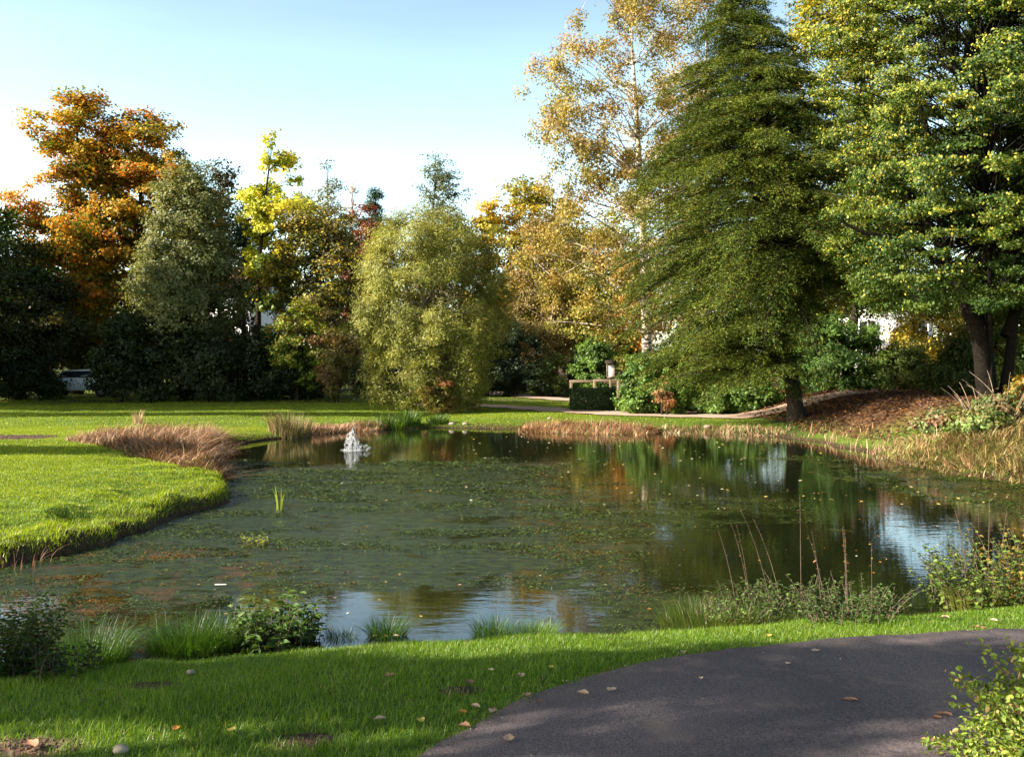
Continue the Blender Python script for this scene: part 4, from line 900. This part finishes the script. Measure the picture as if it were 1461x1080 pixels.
for i, (px, py, s, c, lb) in enumerate([
    (726, 1062, .075, B2, 'curled tan leaf on the asphalt near the bottom edge, nearest the camera'), (832, 996, .06, B2, 'pale leaf on the asphalt just right of the leaf at the path edge'),
    (873, 991, .06, B4, 'pale flat leaf on the asphalt, right of its slightly darker twin'), (1214, 1006, .07, B1, 'reddish leaf in the middle of the asphalt'),
    (1348, 1028, .07, B1, 'larger pinkish leaf on the asphalt left of the corner bush'), (1336, 1033, .05, B3, 'small dark leaf touching the pinkish one by the corner bush'),
    (1164, 940, .05, B4, 'pale leaf on the asphalt near the grass edge'), (1124, 955, .035, B4, 'tiny pale leaf on the upper asphalt'),
    (662, 1043, .055, B1, 'brown leaf on the path edge beside the grass, near the bottom'), (703, 1022, .055, B2, 'tan leaf on the path edge, middle of the leaf line'),
    (752, 998, .05, B1, 'brown leaf on the path edge, top of the leaf line'), (705, 1018, .03, B3, 'tiny dark leaf behind the tan one at the path edge'),
    (678, 1015, .055, B2, 'upright tan leaf in the grass left of the path edge'), (660, 1022, .05, OR, 'orange leaf in the grass close to the path edge'),
    (556, 970, .055, B1, 'round brown leaf in the shaded middle of the near lawn'), (744, 970, .06, B2, 'pinkish upright leaf in the grass above the path edge'),
    (670, 980, .06, B3, 'brown leaf on the dark scrap in the lawn'), (542, 1032, .06, B2, 'pale leaf standing in the sunlit grass'),
    (600, 1035, .05, YL, 'yellow leaf in the sunlit grass'), (251, 1046, .055, OR, 'orange leaf in the sunlit grass at lower left'),
    (330, 1048, .05, YL, 'yellow leaf in the sunlit grass near the bare soil'), (44, 1070, .09, B1, 'brown leaf on the bare soil in the bottom left corner'),
    (565, 911, .05, B4, 'pale leaf on the near bank behind the spiky tuft'), (550, 912, .035, B4, 'small pale leaf left of the pale leaf on the near bank'),
    (535, 911, .035, B4, 'leftmost small pale leaf on the near bank'), (1403, 901, .05, B1, 'reddish leaf at the grass edge on the right'),
    (1392, 899, .04, B3, 'dark leaf at the grass edge beside the reddish one'), (1348, 886, .06, B2, 'round tan leaf in the grass strip on the right'),
    (1418, 890, .05, B4, 'pale leaf in the grass strip at far right'), (1097, 912, .05, YL, 'yellow leaf in the grass strip above the path'),
    (975, 936, .05, B2, 'tan leaf at the grass edge above the asphalt bend'), (786, 958, .04, YL, 'yellow upright leaf in the grass right of the pinkish leaf'),
    (395, 920, .04, B4, 'pale round leaf in front of the broad leaved plant'), (770, 1008, .04, B3, 'dark curled leaf on the asphalt beside the path edge'),
    (1000, 975, .035, B4, 'tiny pale leaf in the middle of the asphalt bend'), (700, 962, .04, B4, 'small pale leaf in the shaded lawn')]):
    onp = sdist(G(px, py)[0], G(px, py)[1], PATHP)[0] < 0
    dead_leaf(lb, px, py, s, c, 700+i, .35+.5*RNG.random(), z_up=.0 if onp else .03)
def rock(name, label, px, py, s, seed, mat=M_STONE, sc=(1, .8, .6), loc=None, cat='stone', up=0.):
    r = np.random.default_rng(seed); x, y, z = G(px, py) if loc is None else loc
    n, m = 9, 12; V = []
    for i in range(n+1):
        th = math.pi*i/n
        for j in range(m):
            ph = 2*math.pi*j/m; d = np.array([math.sin(th)*math.cos(ph), math.sin(th)*math.sin(ph), math.cos(th)])
            q = 1+.35*(fbm(np.array([d[0]*1.3+seed]), np.array([d[1]*1.3+d[2]*1.7]), seed)[0]-.5)
            V.append(d*q*s*np.array(sc))
    i = np.arange((n+1)*m).reshape(n+1, m); j = np.roll(i, -1, 1)
    o = build(name, V, [np.stack([i[:-1], i[1:], j[1:], j[:-1]], -1).reshape(-1, 4)], mat, smooth=True); o.location = (x, y, z+s*.25+up)
    return tag(o, label, cat)
rock('stone', 'pale stone lying in the near lawn at left', 272, 965, .026, 1, up=.02)
rock('stone', 'pale stone at the bottom edge of the picture in the grass', 172, 1078, .035, 2, up=.02)
rock('stone', 'pale stone on the right bank in the grass', 1437, 856, .05, 3, up=.02)
rock('stone', 'grey stone on the far bank below the willow, left one', 645, 608, .12, 4)
rock('stone', 'pale stone on the far bank below the willow, right one', 664, 606, .10, 5)
rock('stone', 'small grey stone on the far grass strip left of the reeds', 784, 598, .08, 6)
rock('stone', 'low stone at the far waterline right of the russet reeds', 1010, 611, .13, 7, M_WOOD)
# soil scraps on bare patches
for i, ((bx, by), rr) in enumerate(BARE):
    r = np.random.default_rng(800+i); n = 420 if i != 4 else 600
    a = r.random(n)*6.28; q = rr*np.sqrt(r.random(n))*.85; x = bx+q*np.cos(a)*1.2; y = by+q*np.sin(a)*.6; kk = r.random(n) < .25+fbm(x*14, y*14, 3); x, y = x[kk], y[kk]; n = len(x); z = height(x, y)+.002
    s = (.007 if i != 4 else .03)*(.4+1.1*r.random(n)); oct_ = np.array([[1, 0, 0], [0, 1, 0], [-1, 0, 0], [0, -1, 0], [0, 0, 1.]])
    V = (np.stack([x, y, z], 1)[:, None]+oct_[None]*s[:, None, None]*(.6+.8*r.random((n, 5, 1)))).reshape(-1, 3)
    o5 = (np.arange(n)*5)[:, None]; P = [np.concatenate([o5+np.array([[k, (k+1) % 4, 4]]) for k in range(4)])]
    tag(build('soil_crumbs', V, P, M_SOIL), ['crumbs of bare soil in the sunlit grass at bottom left of centre', 'crumbs of bare soil in the bottom left corner', 'crumbs of soil below the pale stone on the near lawn', 'crumbs of soil left of the path edge', 'bare soil on the far left lawn', 'bare soil under the near bank bush'][i], 'soil', kind='stuff')
# leaf litter on the right slope and by the paths; floating leaves on the pond
def scatter(name, label, cat, x, y, z, s, pal, w, seed, tilt=.35):
    r = np.random.default_rng(seed); n = len(x); N_ = nrm(np.array([0, 0, 1.])+r.normal(0, tilt, (n, 3))); D = nrm(np.cross(N_, rand_dirs(r, n)))
    L = s*(.5+.9*r.random(n)); V, PL = leaves(np.stack([x, y, z], 1), D, N_, L, L*.6, False, .1)
    return tag(build(name, V, PL, M_REED, None, [pick(r, n, pal, w)*(.6+.8*r.random((n, 1)))]), label, cat, kind='stuff')
r = np.random.default_rng(820); x = r.uniform(8.2, 22, 60000); y = r.uniform(23, 42, 60000); k = sdist(x, y) > .5; x, y = x[k], y[k]
scatter('leaf_litter', 'brown and orange leaf litter on the slope right of the conifer', 'leaf litter', x, y, height(x, y)+.02, .10, [(.15, .075, .04), (.22, .13, .07), (.10, .05, .03), (.24, .10, .025), (.05, .028, .017)], [3, 1, 3, 1.5, 4], 821)
r = np.random.default_rng(822); x = r.uniform(-5, 7, 3000); y = r.uniform(6.5, 17, 3000)**1.0; k = sdist(x, y) < -.15; x, y = x[k], y[k]
cl = fbm(x*.8, y*.8, 95); k = r.random(len(x)) < ss(.4, .75, cl)*.18+.02; x, y = x[k], y[k]
scatter('floating_leaves', 'small dead leaves floating on the pond', 'leaves', x, y, np.full(len(x), .006), .035, [B1, YL, (.4, .4, .35), OR, B3], [3, 2, 1, 3, 2], 823, .08)
r = np.random.default_rng(824); x = r.uniform(-2, 10, 1500); y = r.uniform(15, 30, 1500); k = (sdist(x, y) < -.3) & (r.random(1500) < .18); x, y = x[k], y[k]
scatter('floating_leaves', 'pale specks of leaves floating on the far half of the pond', 'leaves', x, y, np.full(len(x), .006), .07, [YL, (.5, .5, .3), B4], [2, 1, 1], 825, .08)
x, y = 3.0, 0
o = build('reed_scrap', *(lambda c: (np.array([[0, 0, 0], [.11, .010, 0], [.11, .022, .005], [0, .018, .006]]), [np.array([[0, 1, 2, 3]])]))(0), M_REED, None, [(.75, .7, .65)]); Yw = 3124/(836-512); o.location = (XX(306, Yw), Yw, .012); tag(o, 'short white reed scrap floating near the lower left', 'scrap')

# pondweed lying at the surface
def pondweed():
    r = np.random.default_rng(830); n = 1700000
    Y = 7+17*r.random(n)**1.25; X = r.uniform(-1, 1, n)*(Y*.56+.8)
    fi = np.clip(((X+11)/25*250), 0, 249).astype(int); fj = np.clip(((Y-5)/28*280), 0, 279).astype(int)
    wv = weed[fj, fi]; wf = fbm(X*.9+3*fbm(X*.4, Y*.4, 88), Y*2.4, 86, 4)*.6+fbm(X*4.5, Y*7, 87, 3)*.4
    k = r.random(n) < ss(.44, .66, wf)*.62*ss(.25, .95, wv+(fbm(X*2, Y*2, 89)-.5)*.7)+.0
    X, Y, wf = X[k], Y[k], wf[k]; k = sdist(X, Y, PO[::2]) < -.05; X, Y, wf = X[k], Y[k], wf[k]; n = len(X); print('pondweed', n)
    N_ = nrm(np.array([0, 0, 1.])+r.normal(0, .20, (n, 3))); D = nrm(np.cross(N_, rand_dirs(r, n))); D = nrm(D-N_*(D*N_).sum(1, keepdims=True))
    L = (.026+.0042*(Y-7))*(.3+1.2*r.random(n)**1.5); V, PL = leaves(np.stack([X, Y, .004+.008*r.random(n)], 1), D, N_, L, L*.20, False, .1)
    rs_ = (r.random(n) < .55*rust[np.clip(((Y-5)/28*280), 0, 280).astype(int), np.clip(((X+11)/25*250), 0, 250).astype(int)]*ss(.45, .7, fbm(X*1.6, Y*1.6, 90)))[:, None]
    c = pick(r, n, [(.055, .085, .013), (.080, .11, .016), (.026, .044, .007), (.12, .13, .05), (.010, .015, .005)], [3, 2, 3, .5, 3])*(.5+1.0*r.random((n, 1)))
    c = np.where(rs_, np.array([.20, .075, .012])*(.5+r.random((n, 1))), c)
    m = foliage_mat('weed_leaf', .1, .12, .3)
    tag(build('pondweed', V, PL, m, None, [c]), 'green pondweed floating over most of the pond surface', 'pondweed', kind='stuff')
pondweed()

# crumbs and leaf bits on the asphalt and along its edge
r = np.random.default_rng(840); n = 5000; t_ = r.integers(40, 399, n); q = outer[t_]; inw = nrm(inner[t_]-outer[t_]); dd = np.where(r.random(n) < .75, np.abs(r.normal(0, .07, n)), r.random(n)*2.4)[:, None]
xy = q+inw*dd; k = (xy[:, 0] > -1.5) & (xy[:, 0] < 5); xy = xy[k]
scatter('path_litter', 'crumbs of leaf and grit on the asphalt path', 'litter', xy[:, 0], xy[:, 1], np.full(len(xy), .535), .009, [B3, (.1, .07, .05), B2, (.08, .09, .03), (.3, .28, .25)], [3, 4, 1, 2, 1], 841, .3)
# ------------------------------------------------------------------ fountain
def fountain():
    r = np.random.default_rng(900); x0, y0 = XX(501, 23.9), 23.9
    m, nt, N, L = newmat('foaming_water'); p = N.new('ShaderNodeBsdfPrincipled'); o = N.new('ShaderNodeOutputMaterial'); L.new(p.outputs[0], o.inputs[0])
    p.inputs['Base Color'].default_value = (.9, .92, .95, 1); p.inputs['Roughness'].default_value = .25; p.inputs['Transmission Weight'].default_value = .7; p.inputs['IOR'].default_value = 1.33
    root = empty('water_fountain', (x0, y0, 0), 'small white water jet splashing in the far left of the pond', 'fountain')
    lc = (x0, y0, 0)
    tb = Tubes()
    for i in range(5):
        a = r.random()*6.28; w = .03*r.random(); tb.add([(x0+w*math.cos(a), y0+w*math.sin(a), 0), (x0+.03*r.normal(), y0+.02*r.normal(), .3), (x0+.02+.03*r.normal(), y0, .45+.14*r.random())], [.010, .015, .006], 6)
    tb.build('jet', m, root, local=lc)
    tb = Tubes()
    for i in range(15):
        a = r.random()*6.28; rr = .05+.15*r.random(); hh = .28+.28*r.random()*(1-rr*2)
        P = [(x0+.02*r.normal(), y0, .3), (x0+rr*.5*math.cos(a), y0+rr*.5*math.sin(a), hh), (x0+rr*math.cos(a), y0+rr*math.sin(a), .5*hh), (x0+rr*1.12*math.cos(a), y0+rr*1.12*math.sin(a), 0)]
        tb.add(smooth_open(P, 4), [.003+.009*r.random()**2 for _ in range(13)], 4)
    tb.build('falling_streams', m, root, local=lc)
    tb = Tubes()
    for i in range(200):
        a = r.random()*6.28; rr = abs(r.normal(0, .13)); c = np.array([x0+rr*math.cos(a)+(.33 if i % 4 == 0 else 0), y0+rr*math.sin(a), (.5*(1-rr*2.2)*r.random() if i % 4 else .14*r.random())]); c[2] = max(c[2], .01); s = .006+.009*r.random()
        tb.add([c-[0, 0, s], c-[0, 0, s*.4], c+[0, 0, s*.5], c+[0, 0, s*1.4]], [s*.4, s, s*.8, s*.1], 5)
    tag(tb.build('droplets', m, root, local=lc), kind='stuff')
    V = []; n = 40
    for q in np.linspace(0, 1, 5):
        for j in range(n):
            a = 2*math.pi*j/n; rr = .22*(1-q)*(1+.25*math.sin(a*3+1)+.12*math.sin(a*8)+(.5 if math.cos(a) > 0 else 0)*math.cos(a)); V.append([x0+rr*math.cos(a), y0+rr*math.sin(a), .004+.012*math.sin(math.pi*min(1, q*1.1))*(1+.5*r.normal())])
    i = np.arange(5*n).reshape(5, n); j = np.roll(i, -1, 1)
    build('foam', V, [np.stack([i[:-1], j[:-1], j[1:], i[1:]], -1).reshape(-1, 4)], m, root, smooth=True, local=lc)
fountain()

# ------------------------------------------------------------------ solid things: fence, sign, car, houses
def boxes(name, L_, mat, parent=None, local=None, bev=.0):
    V = []; P = []
    for k, (x0, x1, y0, y1, z0, z1) in enumerate(L_):
        b = len(V); V += [(x0, y0, z0), (x1, y0, z0), (x1, y1, z0), (x0, y1, z0), (x0, y0, z1), (x1, y0, z1), (x1, y1, z1), (x0, y1, z1)]
        P += [[b, b+3, b+2, b+1], [b+4, b+5, b+6, b+7], [b, b+1, b+5, b+4], [b+1, b+2, b+6, b+5], [b+2, b+3, b+7, b+6], [b+3, b, b+4, b+7]]
    o = build(name, V, [np.array(P)], mat, parent, local=local)
    if bev: md = o.modifiers.new('bevel', 'BEVEL'); md.width = bev; md.segments = 2
    return o
def fence():
    Y = 50; z = hz(XX(815, Y), Y)-.02; root = empty('rail_fence', (XX(840, Y), Y, z), 'low weathered wooden rail fence behind the clipped hedge', 'fence')
    for i, px in enumerate((815, 848, 881)):
        x = XX(px, Y-.03*i*3); boxes('post', [(x-.07, x+.07, Y-.07-i*.3, Y+.07-i*.3, z, z+.95)], M_WOOD, root, root.location, .015)
    xa, xb, xc = XX(812, Y), XX(848, Y), XX(884, Y)
    boxes('rail', [(xa, xb+.05, Y-.26, Y-.14, z+.83, z+.95)], M_WOOD, root, root.location, .01)
    boxes('rail', [(xb-.1, xc, Y-.60, Y-.48, z+.88, z+1.0)], M_WOOD, root, root.location, .01)
fence()
def sign():
    Y = 48.5; x = XX(871, Y); z = hz(x, Y)-.02; h = ZZ(539, Y)
    root = empty('notice_board', (x, Y, z), 'white notice panel on a wooden post with small roof', 'sign')
    boxes('post', [(x-.05, x+.05, Y-.05, Y+.05, z, h+.70)], M_WOOD, root, root.location, .01)
    boxes('panel', [(x-.16, x+.16, Y-.09, Y-.055, h+.05, h+.62)], M_WHITE, root, root.location, .006)
    boxes('frame', [(x-.20, x-.165, Y-.11, Y-.04, h, h+.67), (x+.165, x+.20, Y-.11, Y-.04, h, h+.67), (x-.165, x+.165, Y-.11, Y-.04, h, h+.045), (x-.165, x+.165, Y-.11, Y-.04, h+.625, h+.67)], M_WOOD, root, root.location)
    V = [(x-.27, Y-.2, h+.70), (x+.27, Y-.2, h+.70), (x+.27, Y, h+.86), (x-.27, Y, h+.86), (x+.27, Y+.2, h+.72), (x-.27, Y+.2, h+.72)]
    V += [(a, b, c-.035) for a, b, c in V]
    P4 = [[0, 1, 2, 3], [3, 2, 4, 5], [9, 8, 7, 6], [11, 10, 8, 9], [0, 6, 7, 1], [1, 7, 8, 2], [2, 8, 10, 4], [4, 10, 11, 5], [5, 11, 9, 3], [3, 9, 6, 0]]
    build('roof', V, [np.array(P4)], M_BARK, root, local=root.location)
sign()
def car():
    Y = 51; x = XX(118, Y); z = hz(x, Y); root = empty('parked_car', (x, Y, z), 'white parked car hidden behind the dark left shrubs', 'car')
    prof = [(-2.2, .35), (-2.22, .62), (-2.05, .82), (-1.25, .95), (-.55, 1.38), (.75, 1.42), (1.55, 1.02), (2.05, .95), (2.18, .7), (2.15, .35)]
    def loft(name, prof, half, mat, inset=0):
        V = []; rows = [-1, -.93, .93, 1]
        for q in rows:
            k = .94 if abs(q) == 1 else 1
            V += [(x+a*(1 if abs(q) < 1 else .985), Y+q*half*(1 if b < 1 else .86), z+(b if abs(q) < 1 else .35+(b-.35)*.96)) for a, b in prof]
        m = len(prof); i = np.arange(4*m).reshape(4, m); j = np.roll(i, -1, 1)
        P = [np.stack([i[:-1], j[:-1], j[1:], i[1:]], -1).reshape(-1, 4), i[0][None, ::-1], i[3][None]]
        return build(name, V, P, mat, root, local=root.location)
    loft('body', prof, .86, simple('car_paint', (.75, .76, .78), .2, .02, 4, 0, 0, .6))
    for s in (-1, 1):
        V = [(x-1.1, Y+s*.86, z+1.0), (x+1.35, Y+s*.86, z+1.0), (x+.7, Y+s*.79, z+1.33), (x-.55, Y+s*.79, z+1.31)]
        V += [(a, b-s*.1, c) for a, b, c in V]
        build('window', V, [np.array([[0, 1, 2, 3], [7, 6, 5, 4], [0, 4, 5, 1], [1, 5, 6, 2], [2, 6, 7, 3], [3, 7, 4, 0]])], M_GLASS, root, local=root.location)
        for wx_ in (-1.35, 1.3):
            tb = Tubes(); yy = Y+s*.78
            tb.add([(x+wx_, yy-.1, z+.32), (x+wx_, yy-.099, z+.32), (x+wx_, yy+.099, z+.32), (x+wx_, yy+.1, z+.32)], [.05, .32, .32, .05], 20); w_ = tb.build('wheel', M_RUBBER, root, local=root.location)
            tb = Tubes(); tb.add([(x+wx_, yy+s*.095, z+.32), (x+wx_, yy+s*.105, z+.32), (x+wx_, yy+s*.115, z+.32)], [.19, .19, .02], 16); rim = tb.build('rim', M_METAL, w_, local=(0, 0, 0)); rim.location = (-root.location[0], -root.location[1], -root.location[2])
        boxes('headlight', [(x-2.16, x-2.09, Y+s*.62-.14, Y+s*.62+.14, z+.64, z+.78)], M_GLASS, root, root.location, .02)
car()
def house(name, label, x0, x1, y0, y1, h, roofh, wins, wall=M_WALL, ridge='x'):
    z = hz((x0+x1)/2, (y0+y1)/2)-.1; root = empty(name, ((x0+x1)/2, (y0+y1)/2, z), label, 'house'); lc = root.location
    boxes('wall', [(x0, x1, y0, y1, z, h)], wall, root, lc)
    ym = (y0+y1)/2; e = .5
    V = [(x0-e, y0-e, h+.02), (x1+e, y0-e, h+.02), (x1+e, ym, h+roofh), (x0-e, ym, h+roofh), (x1+e, y1+e, h+.02), (x0-e, y1+e, h+.02)]; V += [(a, b, c+.22) for a, b, c in V]
    rf = build('roof', V, [np.array([[6, 7, 8, 9], [9, 8, 10, 11], [3, 2, 1, 0], [5, 4, 2, 3], [0, 1, 7, 6], [1, 2, 8, 7], [2, 4, 10, 8], [4, 5, 11, 10], [5, 3, 9, 11], [3, 0, 6, 9]])], M_ROOF, root, local=lc)
    for s, X_ in ((-1, x0), (1, x1)):
        V = [(X_, y0, h), (X_, y1, h), (X_, ym, h+roofh), (X_-s*.2, y0, h), (X_-s*.2, y1, h), (X_-s*.2, ym, h+roofh)]
        build('gable', V, [np.array([[0, 1, 2], [5, 4, 3]]), np.array([[0, 2, 5, 3], [1, 4, 5, 2]])], wall, root, local=lc)
    for (wx_, wz, ww, wh) in wins:
        w_ = boxes('window', [(wx_-ww/2-.08, wx_+ww/2+.08, y0-.05, y0-.003, wz-.08, wz), (wx_-ww/2-.08, wx_+ww/2+.08, y0-.05, y0-.003, wz+wh, wz+wh+.08), (wx_-ww/2-.08, wx_-ww/2, y0-.05, y0-.003, wz, wz+wh), (wx_+ww/2, wx_+ww/2+.08, y0-.05, y0-.003, wz, wz+wh), (wx_-.03, wx_+.03, y0-.04, y0-.003, wz, wz+wh)], M_WHITE, root, lc)
        boxes('pane', [(wx_-ww/2, wx_-.03, y0-.02, y0-.003, wz, wz+wh), (wx_+.03, wx_+ww/2, y0-.02, y0-.003, wz, wz+wh)], M_GLASS, w_, lc).location = (0, 0, 0)
    return root
house('house', 'pale blue white house glimpsed between the left trees', XX(300, 76), XX(375, 76), 76, 84, 7.2, 2.2, [(XX(320, 76), 3.4, 1.1, 1.3), (XX(355, 76), 3.4, 1.1, 1.3)])
house('house', 'white house glimpsed right of the conifer', XX(1215, 62), XX(1330, 62), 62, 72, 6.2, 1.8, [(XX(1238, 62), 3.3, 1.0, 1.2), (XX(1312, 62), 3.3, 1.0, 1.2)], M_WHITE)

# ------------------------------------------------------------------ sky, sun, camera
w = bpy.data.worlds.new('World'); scene.world = w; w.use_nodes = True
nt = w.node_tree; nt.nodes.clear(); N = nt.nodes; L = nt.links
sky = N.new('ShaderNodeTexSky'); sky.sky_type = 'NISHITA'; sky.sun_disc = False
az = math.atan2(SUN_AZ[0], SUN_AZ[1]); sky.sun_elevation = R(SUN_EL); sky.sun_rotation = az % (2*math.pi)
sky.air_density = .9; sky.dust_density = 1.4; sky.ozone_density = .6
bg = N.new('ShaderNodeBackground'); bg.inputs['Strength'].default_value = .052
tn = N.new('ShaderNodeMix'); tn.data_type = 'RGBA'; tn.blend_type = 'MULTIPLY'; tn.inputs[0].default_value = 1; tn.inputs[7].default_value = (1.04, 1.05, .92, 1)
L.new(sky.outputs[0], tn.inputs[6]); tcw = N.new('ShaderNodeTexCoord'); sx = N.new('ShaderNodeSeparateXYZ'); L.new(tcw.outputs['Generated'], sx.inputs[0])
mr = N.new('ShaderNodeMapRange'); mr.inputs[1].default_value = .0; mr.inputs[2].default_value = .55; mr.inputs[3].default_value = 3.1; mr.inputs[4].default_value = 1.0; L.new(sx.outputs['Z'], mr.inputs[0])
mpw = N.new('ShaderNodeMapping'); mpw.inputs['Scale'].default_value = (1.2, 1.2, 9); mpw.inputs['Rotation'].default_value = (0, .06, 0); L.new(tcw.outputs['Generated'], mpw.inputs[0])
nw = N.new('ShaderNodeTexNoise'); nw.inputs['Scale'].default_value = 1.6; nw.inputs['Detail'].default_value = 7; nw.inputs['Roughness'].default_value = .6; L.new(mpw.outputs[0], nw.inputs['Vector'])
mc = N.new('ShaderNodeMapRange'); mc.inputs[1].default_value = .5; mc.inputs[2].default_value = .8; mc.inputs[3].default_value = 0; mc.inputs[4].default_value = .22; L.new(nw.outputs['Fac'], mc.inputs[0])
ad = N.new('ShaderNodeMath'); ad.operation = 'ADD'; L.new(mr.outputs[0], ad.inputs[0]); L.new(mc.outputs[0], ad.inputs[1])
vm = N.new('ShaderNodeVectorMath'); vm.operation = 'SCALE'; L.new(tn.outputs[2], vm.inputs[0]); L.new(ad.outputs[0], vm.inputs['Scale'])
L.new(vm.outputs[0], bg.inputs[0]); out = N.new('ShaderNodeOutputWorld'); L.new(bg.outputs[0], out.inputs[0])
sl = bpy.data.lights.new('sun', 'SUN'); sl.energy = 5; sl.angle = R(.5); sl.color = (1, .90, .74)
so = bpy.data.objects.new('sun', sl); link(so)
hh = math.hypot(*SUN_AZ); d = Vector((SUN_AZ[0]/hh*math.cos(R(SUN_EL)), SUN_AZ[1]/hh*math.cos(R(SUN_EL)), math.sin(R(SUN_EL))))
so.rotation_euler = d.to_track_quat('Z', 'Y').to_euler(); so.location = (0, 0, 30)
cam = bpy.data.cameras.new('camera'); co = bpy.data.objects.new('camera', cam); link(co)
co.location = (0, 0, CAMZ); co.rotation_euler = (R(90), 0, 0)
cam.sensor_width = 36; cam.lens = 36*F/1461; cam.shift_y = -(540-HY)/1461; cam.clip_end = 3000; cam.clip_start = .05
scene.camera = co
scene.view_settings.view_transform = 'Standard'; scene.view_settings.look = 'None'; scene.view_settings.exposure = 1.85; scene.view_settings.gamma = 1
scene.render.engine = 'CYCLES'
scene.cycles.max_bounces = 6; scene.cycles.transparent_max_bounces = 4
tot = sum(len(o.data.polygons) for o in bpy.data.objects if o.type == 'MESH'); print('faces', tot)
